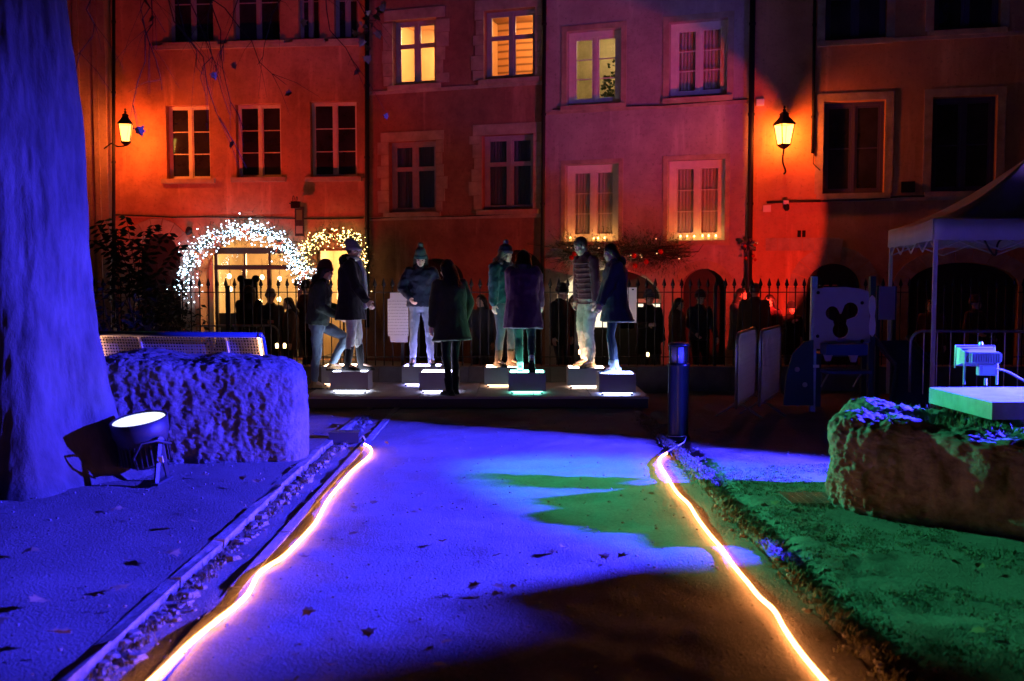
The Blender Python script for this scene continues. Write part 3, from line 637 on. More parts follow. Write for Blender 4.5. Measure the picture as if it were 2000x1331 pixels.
class House:
    def __init__(s, name_label, A, B, m, top=11.5):
        s.A = V((A[0], A[1], 0)); s.B = V((B[0], B[1], 0)); s.m = m; s.top = top
        s.L = (s.B - s.A).length; s.u = (s.B - s.A).normalized(); s.n = V((-s.u.y, s.u.x, 0))
        s.o = thing('town_house', name_label, 'house', (s.A.x, s.A.y, ST), math.atan2(s.u.y, s.u.x)); s.open = []; s.arches = []
    def P(s, u, w, z): return s.A + s.u * u + s.n * w + V((0, 0, z))
    def uz(s, px, py, w=0.0):
        d = ray(px, py); a = s.A + s.n * w; t = (a - ORG).dot(s.n) / d.dot(s.n); p = ORG + d * t
        return ((p - s.A).dot(s.u), p.z)
    def rect(s, x0, y0, x1, y1):
        ym, xm = (y0 + y1) / 2, (x0 + x1) / 2
        return (s.uz(x0, ym)[0], s.uz(x1, ym)[0], s.uz(xm, y1)[1], s.uz(xm, y0)[1])
    def bx(s, u0, u1, w0, w1, z0, z1, name, m, parent=None, **k):
        b = MB(); b.hexa([s.P(u0, w0, z0), s.P(u1, w0, z0), s.P(u1, w1, z0), s.P(u0, w1, z0), s.P(u0, w0, z1), s.P(u1, w0, z1), s.P(u1, w1, z1), s.P(u0, w1, z1)])
        return b.build(name, m, parent or s.o, **k)
    def wall(s):
        us = {0, s.L}; zs = {ST, s.top}
        for r in s.open: us |= {r[0], r[1]}; zs |= {r[2], r[3]}
        us = sorted(x for x in us if -1e-6 <= x <= s.L + 1e-6); zs = sorted(zs)
        b = MB()
        for i in range(len(us) - 1):
            for j in range(len(zs) - 1):
                cu, cz = (us[i] + us[i + 1]) / 2, (zs[j] + zs[j + 1]) / 2
                if any(r[0] < cu < r[1] and r[2] < cz < r[3] for r in s.open): continue
                b.add([s.P(us[i], 0, zs[j]), s.P(us[i + 1], 0, zs[j]), s.P(us[i + 1], 0, zs[j + 1]), s.P(us[i], 0, zs[j + 1])], [(0, 1, 2, 3)])
        for (u0, u1, z0, z1, dp, arch) in s.open:
            if not arch:
                c = [(u0, z0), (u1, z0), (u1, z1), (u0, z1)]
            else:
                cx, r = (u0 + u1) / 2, (u1 - u0) / 2; ry = arch; zc = z1 - ry; N = 20
                arc = [(cx + r * math.cos(math.pi * k / N), zc + ry * math.sin(math.pi * k / N)) for k in range(N + 1)]
                c = [(u0, z0), (u1, z0)] + arc
                for k in range(N):
                    (xa, za), (xb, zb_) = arc[k], arc[k + 1]
                    b.add([s.P(xa, 0, za), s.P(xb, 0, zb_), s.P(xb, 0, z1), s.P(xa, 0, z1)], [(3, 2, 1, 0)])
            for k in range(len(c)):
                p, q = c[k], c[(k + 1) % len(c)]
                if abs(p[0] - q[0]) + abs(p[1] - q[1]) < 1e-6: continue
                b.add([s.P(p[0], 0, p[1]), s.P(q[0], 0, q[1]), s.P(q[0], dp, q[1]), s.P(p[0], dp, p[1])], [(0, 1, 2, 3)])
        for u in (0, s.L):
            b.add([s.P(u, 0, ST), s.P(u, 3, ST), s.P(u, 3, s.top), s.P(u, 0, s.top)], [(0, 1, 2, 3)])
        b.build('wall', s.m, s.o)
        s.bx(-0.02, s.L + 0.02, -0.35, 3.0, s.top, s.top + 0.25, 'eave', M_stone)
        b = MB(); b.hexa([s.P(0, -.4, s.top + .25), s.P(s.L, -.4, s.top + .25), s.P(s.L, 6, s.top + .25), s.P(0, 6, s.top + .25), s.P(0, 2.8, s.top + 2), s.P(s.L, 2.8, s.top + 2), s.P(s.L, 3.2, s.top + 2), s.P(0, 3.2, s.top + 2)]); b.build('roof', mat('roof_tiles', (0.2, 0.08, 0.05), 0.9), s.o)
    def window(s, x0, y0, x1, y1, frame, pane, rows=3, cross=None, surround=None, sill=True, curtain=None, room=None, fw=0.075, dp=0.17, casing=None, st_=.045):
        u0, u1, z0, z1 = s.rect(x0, y0, x1, y1); s.open.append((u0, u1, z0, z1, 0.30, 0))
        w0 = dp; b = MB()
        def bar(bb, a0, a1, c0, c1, wa, wb): bb.hexa([s.P(a0, wa, c0), s.P(a1, wa, c0), s.P(a1, wb, c0), s.P(a0, wb, c0), s.P(a0, wa, c1), s.P(a1, wa, c1), s.P(a1, wb, c1), s.P(a0, wb, c1)])
        g = 0.003
        bar(b, u0 + g, u0 + fw, z0 + g, z1 - g, w0, w0 + .07); bar(b, u1 - fw, u1 - g, z0 + g, z1 - g, w0, w0 + .07)
        bar(b, u0 + fw, u1 - fw, z1 - fw, z1 - g, w0, w0 + .07); bar(b, u0 + fw, u1 - fw, z0 + g, z0 + fw, w0, w0 + .07)
        um = (u0 + u1) / 2
        bar(b, um - .035, um + .035, z0 + fw, z1 - fw, w0 - .004, w0 + .06)
        win = b.build('window', frame, s.o)
        zsplit = None
        if cross:
            zsplit = z0 + (z1 - z0) * cross
        for sgn in (0, 1):
            a0 = u0 + fw + .002 if sgn == 0 else um + .037; a1 = um - .037 if sgn == 0 else u1 - fw - .002
            b = MB(); st = st_; c0, c1 = z0 + fw + .002, z1 - fw - .002
            bar(b, a0, a0 + st, c0, c1, w0 + .012, w0 + .05); bar(b, a1 - st, a1, c0, c1, w0 + .012, w0 + .05)
            bar(b, a0 + st, a1 - st, c0, c0 + st, w0 + .012, w0 + .05); bar(b, a0 + st, a1 - st, c1 - st, c1, w0 + .012, w0 + .05)
            zz = [c0 + st]
            if zsplit:
                bar(b, a0 + st, a1 - st, zsplit - .05, zsplit + .05, w0 + .008, w0 + .05); cuts = [(c0 + st, zsplit - .05), (zsplit + .05, c1 - st)]
            else:
                hh = (c1 - c0 - 2 * st) / rows; cuts = []
                for k in range(rows): cuts.append((c0 + st + k * hh + (.011 if k else 0), c0 + st + (k + 1) * hh - (.011 if k < rows - 1 else 0)))
                for k in range(1, rows): zc = c0 + st + k * hh; bar(b, a0 + st, a1 - st, zc - .011, zc + .011, w0 + .018, w0 + .045)
            b.build('sash', frame, win)
            for (ca, cb) in cuts: s.bx(a0 + st + .001, a1 - st - .001, w0 + .03, w0 + .034, ca + .001, cb - .001, 'pane', pane, win)
        if sill: s.bx(u0 - .12, u1 + .12, -.09, .28, z0 - .11, z0 - .002, 'sill', M_stone, win)
        if surround:
            sw = surround
            if cross:
                z = z0; k = 0; rs_ = random.Random(int(x0))
                while z < z1 - .05:
                    h = min(rs_.uniform(.22, .34), z1 - z)
                    for sgn in (0, 1):
                        ww = sw * rs_.uniform(.75, 1.5); a0, a1 = (u0 - ww, u0 - .002) if sgn == 0 else (u1 + .002, u1 + ww)
                        s.bx(a0, a1, -.025 - rs_.uniform(0, .012), .1, z + .006, z + h - .006, 'quoin', M_stone, win)
                    z += h
                s.bx(u0 - sw, u1 + sw, -.03, .1, z1 + .004, z1 + sw * 1.1, 'lintel', M_stone, win)
            else:
                s.bx(u0 - sw, u0 - .002, -.025, .1, z0, z1 + sw, 'jamb_stone', M_stone, win); s.bx(u1 + .002, u1 + sw, -.025, .1, z0, z1 + sw, 'jamb_stone', M_stone, win)
                s.bx(u0, u1, -.025, .1, z1 + .002, z1 + sw, 'lintel', M_stone, win)
        if curtain:
            for sgn in (0, 1):
                a0, a1 = (u0 + .02, um - .01) if sgn == 0 else (um + .01, u1 - .02); N = 60; vs = []; fs = []
                for k in range(N + 1):
                    uu = a0 + (a1 - a0) * k / N; ww = w0 + .14 + .022 * math.sin(k * .85 + sgn) + .012 * math.sin(k * 2.1)
                    vs += [s.P(uu, ww, z0 + .02), s.P(uu, ww + .005, z1 - .03)]
                    if k: fs.append((2 * k - 2, 2 * k, 2 * k + 1, 2 * k - 1))
                MB().add(vs, fs).build('curtain', curtain, win, True)
        if room or curtain: s.room(u0 - .5, u1 + .7, .32, 2.4 if room else .9, z0 - .3, z1 + .35, room or M_black, win)
        return win, (u0, u1, z0, z1)
    def room(s, u0, u1, w0, w1, z0, z1, m, parent):
        u0 = max(u0, .12); u1 = min(u1, s.L - .25)
        c = [s.P(u0, w0, z0), s.P(u1, w0, z0), s.P(u1, w1, z0), s.P(u0, w1, z0), s.P(u0, w0, z1), s.P(u1, w0, z1), s.P(u1, w1, z1), s.P(u0, w1, z1)]
        return MB().add(c, [(0, 1, 2, 3), (4, 7, 6, 5), (1, 5, 6, 2), (2, 6, 7, 3), (3, 7, 4, 0)]).build('room', m, parent)
    def archdoor(s, x0, yt, x1, ry_px, m_door, n=9, ring=0.0, key=False, dp=0.35, door=True):
        u0, u1, _, z1 = s.rect(x0, yt, x1, yt + 40); z0 = ST + 0.001
        ry = abs(s.uz((x0 + x1) / 2, yt)[1] - s.uz((x0 + x1) / 2, yt + ry_px)[1])
        s.open.append((u0, u1, z0, z1, dp, ry)); cx, r, zc = (u0 + u1) / 2, (u1 - u0) / 2, z1 - ry
        ad = None
        if door:
            ad = s.bx(u0 - .05, u1 + .05, dp + .002, dp + .06, z0, z1 + .05, 'door', m_door)
            k = u0 + .08
            while k < u1 - .1:
                s.bx(k, min(k + .16, u1 - .05), dp - .018, dp, z0, zc, 'plank', m_door, ad); k += .17
        if ring:
            for k in range(n):
                a0, a1 = math.pi * k / n + .008, math.pi * (k + 1) / n - .008; pr = -.03
                mid = abs(k - (n - 1) / 2) < .1 and key
                ro = ring * (1.45 if mid else 1); pr = -.06 if mid else -.03
                pts = []
                for (a, q) in ((a0, 0), (a1, 0), (a1, ro), (a0, ro)): pts.append((cx + (r + q + .002) * math.cos(a), zc + (ry + q + .002) * math.sin(a)))
                MB().hexa([s.P(x, pr, z) for x, z in pts] + [s.P(x, .06, z) for x, z in pts]).build('keystone' if mid else 'voussoir', M_stone, s.o, fix=True)
            for (a, c_) in ((u0 - ring, u0 - .002), (u1 + .002, u1 + ring)):
                z = z0
                while z < zc - .03:
                    h = min(.45, zc - z); s.bx(a, c_, -.03, .06, z + .005, z + h - .005, 'jamb_stone', M_stone); z += h
        return ad, (u0, u1, z0, z1, zc, ry)
def pipe(px0, y0, px1, y1, h, r, label, w=-0.12, name='drainpipe', m=None, cat='drainpipe', brackets=True):
    p = V(h.P(*[*(lambda q: (q[0], w, q[1]))(h.uz(px0, y0, w))])); q = V(h.P(*[*(lambda q: (q[0], w, q[1]))(h.uz(px1, y1, w))]))
    t = thing(name, label, cat, (q.x, q.y, q.z))
    MB().tube([p, q], r, 12).build('pipe', m or M_iron, t, True)
    n = max(2, int((p - q).length / 1.6)) if brackets else 0
    for k in range(n):
        c = q.lerp(p, (k + .4) / n); MB().lathe(c, [(r + .012, -.025), (r + .012, .025)], 12).build('pipe_collar', m or M_iron, t)
    return t
d0 = 24.0
K715 = V((D(715, 300, d0).x, d0)); K220 = V((D(222, 300, d0 + 0.62).x, d0 + 0.62))
K1065 = V((D(1065, 300, 22.65).x, 22.65)); K1465 = V((D(1466, 300, 21.15).x, 21.15))
KE = K1465 + V((math.cos(R(-14)), math.sin(R(-14)))) * 9.5
M_pl1 = plaster('ochre_plaster', (0.56, 0.29, 0.17), (0.34, 0.16, 0.1)); M_pl2 = plaster('red_ochre_plaster', (0.34, 0.17, 0.12), (0.2, 0.1, 0.08))
M_pl3 = plaster('pink_plaster', (0.44, 0.38, 0.40), (0.30, 0.25, 0.27)); M_pl4 = plaster('orange_plaster', (0.55, 0.30, 0.16), (0.42, 0.21, 0.11)); M_pl0 = plaster('beige_plaster', (0.36, 0.31, 0.25), (0.25, 0.21, 0.17))
M_curt = mat('lace_curtain', (0.55, 0.52, 0.48), 0.9, sheen=0.2); M_bluecurt = mat('blue_curtain', (0.12, 0.14, 0.22), 0.9)
H1 = House('ochre town house with three tall windows over two garlanded shop doors', K220, K715, M_pl1)
H2 = House('red ochre town house with stone cross windows and lit upper rooms', K715, K1065, M_pl2)
H3 = House('pink town house with candle lit sills above a restaurant arch', K1065, K1465, M_pl3)
H4 = House('orange town house with wall lantern and unlit windows behind the gazebo', K1465, KE, M_pl4)
H0 = House('beige house standing beside the ochre house corner', K220 + V((-6.0, -0.35)), K220 + V((-0.02, -0.35)), M_pl0)

# ochre house
for (a, b_, c, d) in ((325, 206, 410, 350), (461, 203, 549, 347), (606, 198, 697, 346)): H1.window(a, b_, c, d, M_white, M_darkglass, 3, surround=.0, fw=.05, st_=.03)
for (a, b_, c, d) in ((328, -75, 416, 84), (455, -78, 546, 81), (582, -80, 624, 78), (652, -82, 699, 77)): H1.window(a, b_, c, d, M_greyframe, M_darkglass, 2, fw=.05, st_=.03)
u0, _ = H1.uz(300, 90); H1.bx(u0, H1.L - .1, -.07, .05, H1.uz(500, 94)[1], H1.uz(500, 86)[1], 'sill_course', M_stone)
H1.archdoor(262, 455, 352, 52, M_dark, 9, .35)
SHOP = H1.archdoor(388, 458, 590, 70, M_dark, door=False, dp=.6)[1]
DOOR = H1.rect(614, 484, 692, 640); H1.open.append((DOOR[0], DOOR[1], ST + .001, DOOR[3], .35, 0))
H1.wall()
M_shopwall = mat('shop_wall', (0.62, 0.48, 0.30), 0.8, var=0.2, vscale=2)
shop = H1.room(SHOP[0] - .5, SHOP[1] + .1, .66, 4.2, ST, SHOP[3] + .3, M_shopwall, H1.o)
M_shopframe = mat('shop_frame', (0.025, 0.028, 0.03), 0.4)
def hb(h, px0, py0, px1, py1, w, th, name, m, parent):
    u0, z1 = h.uz(px0, py0, w); u1, z0 = h.uz(px1, py1, w); z0 = max(z0, ST + .002)
    return h.bx(u0, u1, w, w + th, z0, z1, name, m, parent)
WS = .64
sf = hb(H1, 418, 484, 592, 496, WS, .08, 'shop_front', M_shopframe, H1.o); sf['label'] = 'dark framed glazed shop front glowing warm under the white light garland'
def shopf(x0, y0, x1, y1, nm='frame_bar', m=None, th=.08, w=WS): return hb(H1, x0, y0, x1, y1, w, th, nm, m or M_shopframe, sf)
shopf(418, 518, 592, 527); shopf(418, 496, 428, 700); shopf(580, 496, 592, 700)
for x in (478, 526): shopf(x - 2, 496, x + 2, 518)
for x in (478, 526): shopf(x - 5, 527, x + 5, 700)
shopf(428, 612, 580, 700, 'stall_riser')
for (a, c) in ((428, 476), (480, 524), (528, 580)): shopf(a, 496.5, c, 517.5, 'pane', M_glass, .004, WS + .03)
for (a, c) in ((428, 473), (483, 521), (531, 580)): shopf(a, 527.5, c, 611.5, 'pane', M_glass, .004, WS + .03)
pl = hb(H1, 385, 440, 418, 700, .62, .1, 'side_panel', M_shopwall, H1.o)
M_warmlamp = emis('warm_lamp', (1.0, 0.72, 0.32), 12.0)
for (x, y) in ((448, 540), (512, 542), (546, 545), (545, 585), (508, 590), (450, 565)):
    u, z = H1.uz(x, y, 2.6); p = H1.P(u, 2.6, z)
    t = thing('shop_lamp', 'warm glowing globe lamp inside the garlanded shop', 'lamp', p, 0, 'lamps glowing inside the garlanded shop')
    MB().ell(p, (.055, .055, .07)).build('globe', M_warmlamp, t, True); MB().tube([p + V((0, 0, .1)), p + V((0, 0, .5))], .006, 5).build('cord', M_iron, t)
lamp('POINT', 'shop_light', H1.P((SHOP[0] + SHOP[1]) / 2, 1.9, 2.1), 300, (1, .62, .26), size=.3, parent=H1.o)
H1.room(DOOR[0] - .3, DOOR[1] + .3, .4, 2.4, ST, DOOR[3] + .2, M_shopwall, H1.o)
lamp('POINT', 'hall_light', H1.P((DOOR[0] + DOOR[1]) / 2, 1.5, 2.0), 130, (1, .6, .25), size=.2, parent=H1.o)
dt = H1.bx(DOOR[0] + .07, DOOR[1] - .07, .28, .36, DOOR[3] - .07, DOOR[3] - .003, 'door_frame', M_wood)
H1.bx(DOOR[0] + .003, DOOR[0] + .07, .28, .36, ST, DOOR[3] - .003, 'door_jamb', M_wood, dt); H1.bx(DOOR[1] - .07, DOOR[1] - .003, .28, .36, ST, DOOR[3] - .003, 'door_jamb', M_wood, dt)

# red ochre house
M_warmroom = mat('warm_room', (0.70, 0.42, 0.22), 0.8, var=0.12, vscale=2)
def plank_mat():
    m = bpy.data.materials.new('plank_room'); m.use_nodes = True; nt = m.node_tree; b = nt.nodes['Principled BSDF']; b.inputs['Roughness'].default_value = .7
    tc = nt.nodes.new('ShaderNodeTexCoord'); w = nt.nodes.new('ShaderNodeTexWave'); w.bands_direction = 'Z'; w.inputs['Scale'].default_value = 1.8; w.inputs['Distortion'].default_value = .6
    nt.links.new(tc.outputs['Object'], w.inputs['Vector']); r = nt.nodes.new('ShaderNodeValToRGB'); r.color_ramp.elements[0].color = (.16, .07, .03, 1); r.color_ramp.elements[1].color = (.5, .25, .1, 1); r.color_ramp.elements[1].position = .35
    nt.links.new(w.outputs['Fac'], r.inputs[0]); nt.links.new(r.outputs[0], b.inputs['Base Color']); return m
M_planks = plank_mat()
w1, q1 = H2.window(768, 38, 852, 166, M_greyframe, M_glass, cross=.62, surround=.22, room=M_warmroom)
w2, q2 = H2.window(946, 18, 1046, 154, M_greyframe, M_glass, cross=.62, surround=.22, room=M_planks)
H2.window(760, 276, 852, 415, M_greyframe, M_glass, cross=.62, surround=.2, curtain=M_bluecurt); H2.window(942, 263, 1042, 410, M_greyframe, M_glass, cross=.62, surround=.22, curtain=M_bluecurt)
H2.archdoor(790, 505, 905, 40, M_dark, 9, 0); H2.archdoor(955, 488, 1058, 40, M_dark, 9, .0)
H2.wall()
for zz in (172, 424):
    z = H2.uz(890, zz)[1]; H2.bx(.05, H2.L - .05, -.035, .02, z - .05, z + .03, 'string_course', M_stone)
def inroom(h, q, e, col, w=1.3, dz=-.15): lamp('POINT', 'room_light', h.P((q[0] + q[1]) / 2 + .2, w, q[3] + dz), e, col, size=.15, parent=h.o)
inroom(H2, q1, 210, (1, .58, .22)); inroom(H2, q2, 120, (1, .55, .2))
p = H2.P(q1[0] + .78 * (q1[1] - q1[0]), 1.6, q1[3] + .02); t = thing('ceiling_lamp', 'bright ceiling lamp inside the lit cross window', 'lamp', p)
MB().lathe(p, [(.04, .26), (.28, .16), (.42, 0), (.40, -.05), (.1, -.08)], 20).build('shade', emis('room_lamp', (1, .75, .4), 9), t, True); MB().tube([p + V((0, 0, .2)), p + V((0, 0, .36))], .012, 6).build('stem', M_iron, t)
p = H2.P(q1[0] + .86 * (q1[1] - q1[0]), 1.0, q1[2] - .25); t = thing('floor_lamp', 'slim uplighter lamp silhouetted inside the lit cross window', 'lamp', p)
MB().tube([p, p + V((0, 0, .75))], .014, 6).build('stem', M_iron, t); MB().lathe(p + V((0, 0, .75)), [(.02, 0), (.11, .05), (.14, .10)], 14, rot(0, -.5, 0)).build('shade', M_iron, t, True); MB().lathe(p, [(.13, -.04), (.12, 0), (.02, .02)], 14).build('base', M_iron, t)

# pink house
M_cream = mat('cream_wall', (0.62, 0.52, 0.34), 0.8, var=0.3, vscale=3)
w3, q3 = H3.window(1107, 58, 1213, 205, M_white, M_glass, 3, surround=.12, room=M_cream, fw=.13)
H3.window(1307, 40, 1421, 190, M_white, M_glass, 3, surround=.13, fw=.13, curtain=M_curt)
w5, q5 = H3.window(1104, 321, 1208, 472, M_white, M_glass, 3, surround=.1, curtain=M_curt, fw=.13); w6, q6 = H3.window(1304, 312, 1416, 470, M_white, M_glass, 3, surround=.1, curtain=M_curt, fw=.13)
REST = H3.archdoor(1088, 522, 1292, 62, M_dark, door=False, dp=.3)[1]
H3.archdoor(1330, 525, 1418, 40, M_dark, 9, .18)
H3.wall()
z = H3.uz(1265, 210)[1]; H3.bx(.05, H3.L - .05, -.03, .02, z - .04, z + .03, 'string_course', M_stone)
inroom(H3, q3, 36, (1, .75, .36))
# potted plant and frames seen in the lit pink house window
p = H3.P(q3[0] + .72 * (q3[1] - q3[0]), .5, q3[2] + .02); t = thing('potted_plant', 'leafy potted plant on the lit upper window sill', 'plant', p); MB().lathe(p, [(.07, 0), (.1, .18), (.09, .18)], 14).build('pot', M_iron, t)
b = MB(); rp_ = random.Random(3)
for i in range(110): leafshape(b, p + V((rp_.gauss(0, .11), rp_.gauss(0, .08), .2 + abs(rp_.gauss(.22, .25)))), V((rp_.gauss(0, 1), rp_.gauss(0, 1), rp_.gauss(0, .6))), V((0, -1, .4)), .09, rp_)
b.build('foliage', mat('house_leaf', (.05, .09, .03), .6), t)
# restaurant front
M_restlit = emis('restaurant_light', (1.0, 0.88, 0.62), 1.5); M_signw = mat('sign_white', (.75, .72, .66), .6)
rf = hb(H3, 1085, 583, 1296, 592, .12, .1, 'restaurant_front', M_signw, H3.o); rf['label'] = 'arched restaurant front with pale lit sign board and bright panes'
def rb_(x0, y0, x1, y1, nm, m, w=.24, th=.05): return hb(H3, x0, y0, x1, y1, w, th, nm, m, rf)
N = 16; cx, rr, zc, ry = (REST[0] + REST[1]) / 2, (REST[1] - REST[0]) / 2, REST[4], REST[5]
for (sc, nm, m, w) in ((.99, 'sign_board', M_dark, .2),):
    arc = [(cx + rr * sc * math.cos(math.pi * k / N), zc + ry * sc * math.sin(math.pi * k / N)) for k in range(N + 1)]
    MB().prism(arc, [], .04, lambda x, y, d: H3.P(x, w + d, y)).build(nm, m, rf, fix=True)
b = MB(); b.tube([H3.P(cx + rr * .97 * math.cos(math.pi * k / 24), .14, zc + ry * .97 * math.sin(math.pi * k / 24)) for k in range(25)], .035, 8); b.build('arch_moulding', M_signw, rf, True)
arc = [(cx - rr * .95 + (rr * .62) * k / 10, zc + ry * .93 * math.sqrt(max(0, 1 - (1 - .62 * k / 10 / .97) ** 2))) for k in range(11)]
MB().prism([(arc[0][0], zc + .02)] + arc + [(arc[-1][0], zc + .02)], [], .01, lambda x, y, d: H3.P(x, .17 + d, y)).build('lit_sign_panel', emis('sign_glow', (1.0, .82, .5), 1.1), rf, fix=True)
for (a, c) in ((1092, 1132), (1136, 1204), (1243, 1256), (1262, 1290)): rb_(a, 594, c, 640, 'pane', M_restlit, .27, .006)
for x in (1090, 1134, 1206, 1241, 1259, 1291): rb_(x - 2, 592, x + 2, 720, 'frame_bar', M_dark)
rb_(1088, 640, 1292, 720, 'stall_riser', M_dark, .262, .05)
def sign_text(txt, h, px, py, w, size, m, parent, name='lettering'):
    cu = bpy.data.curves.new(name, 'FONT'); cu.body = txt; cu.size = size; cu.align_x = 'CENTER'; cu.align_y = 'CENTER'; cu.extrude = .006
    tmp = bpy.data.objects.new('tmp', cu); me = bpy.data.meshes.new_from_object(tmp); bpy.data.objects.remove(tmp); bpy.data.curves.remove(cu); o = link(name, me, None); me.materials.clear(); me.materials.append(m)
    u, z = h.uz(px, py, w); p = h.P(u, w, z)
    Mw = Matrix.Translation(p) @ Matrix((h.u.to_4d(), V((0, 0, 1, 0)), (-h.n).to_4d(), V((0, 0, 0, 1)))).transposed()
    for i in range(3): Mw[3][i] = 0
    Mw[0][3], Mw[1][3], Mw[2][3], Mw[3][3] = p.x, p.y, p.z, 1
    o.parent = parent; o.matrix_local = ROOTM[root_of(parent).name].inverted() @ Mw
    return o
u, z = H3.uz(1106, 574, -.12); p = H3.P(u, -.12, z); t = thing('arch_lamp', 'small warm lamp lighting the pale restaurant arch', 'lamp', p); MB().ell(p, (.05, .05, .05)).build('globe', M_warmlamp, t, True); MB().tube([p, p + H3.n * .2], .012, 6).build('arm', M_iron, t)
u, z = H3.uz(1165, 566, -.25); lamp('POINT', 'arch_fill_light', H3.P(u, -.25, z), 9, (1, .8, .45), size=.05, parent=t)  # added fill light away from the globe, brightens the arch moulding
M_letter = mat('pale_letter', (.8, .76, .66), .5)
sign_text('n', H3, 1216, 541, .19, .3, M_letter, rf); sign_text('cu', H3, 1131, 556, .15, .16, M_letter, rf)

# orange house
for (a, b_, c, d) in ((1608, 197, 1728, 378), (1820, 188, 1946, 374), (1613, -95, 1733, 78), (1826, -110, 1956, 58)): H4.window(a, b_, c, d, mat('dark_blue_frame', (.06, .05, .12), .5), M_darkglass, 2, surround=.16, fw=.07, dp=.2)
H4.archdoor(1576, 515, 1682, 45, M_dark, 9, .36, True); H4.archdoor(1775, 513, 1990, 45, M_dark, 11, .3)
H4.wall()
z = H4.uz(1750, 388)[1]; H4.bx(H4.uz(1600, 388)[0], H4.L - .1, -.05, .02, z - .05, z + .06, 'string_course', M_stone)
z = H4.uz(1800, 76)[1]; H4.bx(H4.uz(1596, 80)[0], H4.L - .1, -.05, .02, z - .04, z + .04, 'string_course', M_stone)
for (x0, x1, y) in ((1495, 1640, 478),):
    u0, z = H4.uz(x0, y); u1, _ = H4.uz(x1, y)
    n = 6
    for k in range(n): H4.bx(u0 + (u1 - u0) * k / n + .005, u0 + (u1 - u0) * (k + 1) / n - .005, -.035, .02, z - .13, z + .13, 'band_stone', M_stone)
for x in (1561, 1570): 
    u, z = H4.uz(x, 457); H4.bx(u - .035, u + .035, -.01, .02, z - .07, z + .07, 'vent_slot', M_black)
# beige house
H0.wall()
for x in (150, 186): 
    u = H0.uz(x, 300)[0]; H0.bx(u, u + .12, -.05, .05, ST, 11, 'pilaster_strip', M_pl0)

# drainpipes, wall cables, small boxes
pipe(717, -60, 717, 640, H1, .055, 'dark drainpipe between the ochre and red ochre houses')
pipe(1064, -60, 1058, 640, H2, .045, 'slim drainpipe between the red ochre and pink houses')
pipe(1471, -60, 1462, 640, H3, .06, 'dark drainpipe beside the wall lantern on the pink house corner')
pipe(1592, -60, 1587, 300, H4, .03, 'thin service pipe on the orange house near the lantern', -.05)
pipe(222, -40, 222, 640, H0, .04, 'drainpipe at the beige house corner', -.08)
def wcable(h, pts, r, label, w=-.04):
    P_ = [h.P(*(lambda q: (q[0], w, q[1]))(h.uz(x, y, w))) for x, y in pts]
    return tag(MB().tube(P_, r, 6).build('wall_cable', M_cable, None, True), label, 'cable')
wcable(H1, ((222, 420), (300, 423), (335, 425), (400, 424), (560, 427), (620, 428), (710, 426)), .02, 'black cable strung along the ochre house above the shop arch')
wcable(H4, ((1498, 396), (1540, 394), (1603, 393)), .028, 'thick cable on the orange house below the lantern')
wcable(H4, ((1603, 393), (1700, 390), (1760, 384), (1900, 382), (1960, 378)), .022, 'cable running under the unlit orange house windows')
wcable(H4, ((1590, 290), (1588, 320), (1602, 333)), .01, 'thin wire hooked at the service pipe end')
wcable(H3, ((1080, 214), (1200, 208), (1300, 206), (1466, 193)), .012, 'thin cable across the pink house between storeys')
wcable(H2, ((720, 428), (780, 424), (900, 423), (1050, 416)), .012, 'thin cable across the red ochre house')
def wbox(h, x, y, sx, sz, name, label, m, cat):
    u, z = h.uz(x, y); t = thing(name, label, cat, h.P(u, 0, z), math.atan2(h.u.y, h.u.x)); h.bx(u - sx / 2, u + sx / 2, -.07, -.002, z - sz / 2, z + sz / 2, 'case', m, t); h.bx(u - sx / 2 + .015, u + sx / 2 - .015, -.078, -.071, z - sz / 2 + .015, z + sz / 2 - .015, 'cover', m, t)
wbox(H4, 1485, 201, .16, .14, 'junction_box', 'pale junction box high beside the lantern', M_plastic_w, 'junction box')
wbox(H4, 1498, 408, .16, .14, 'junction_box', 'pale junction box under the lantern near the thick cable', M_plastic_w, 'junction box')
wbox(H4, 1773, 366, .26, .22, 'wall_box', 'dark box between the unlit orange house windows', M_iron, 'box')
u, z = H4.uz(1536, 400); p = H4.P(u, -.16, z); t = thing('wall_spotlight', 'small spotlight clipped to the thick cable below the lantern', 'spotlight', p)
MB().lathe(p, [(.03, -.14), (.06, -.1), (.055, .0), (.02, .03)], 12).build('head', M_iron, t, True); MB().box(p + V((0, .08, .05)), (.05, .2, .04)).build('arm', M_iron, t); MB().box(p + V((-.02, -.02, .03)), (.1, .06, .08)).build('ballast', M_plastic_w, t)
u, z = H1.uz(376, 452); p = H1.P(u, -.22, z); t = thing('wall_spotlight', 'small unlit spotlight on the ochre house beside the white garland', 'spotlight', p)
MB().lathe(p, [(.03, -.12), (.07, -.06), (.075, .05), (.06, .08)], 12, rot(.5, .5, 0)).build('head', M_iron, t, True); MB().tube([p, p + H1.n * .2 + V((0, 0, -.05))], .015, 6).build('arm', M_iron, t)

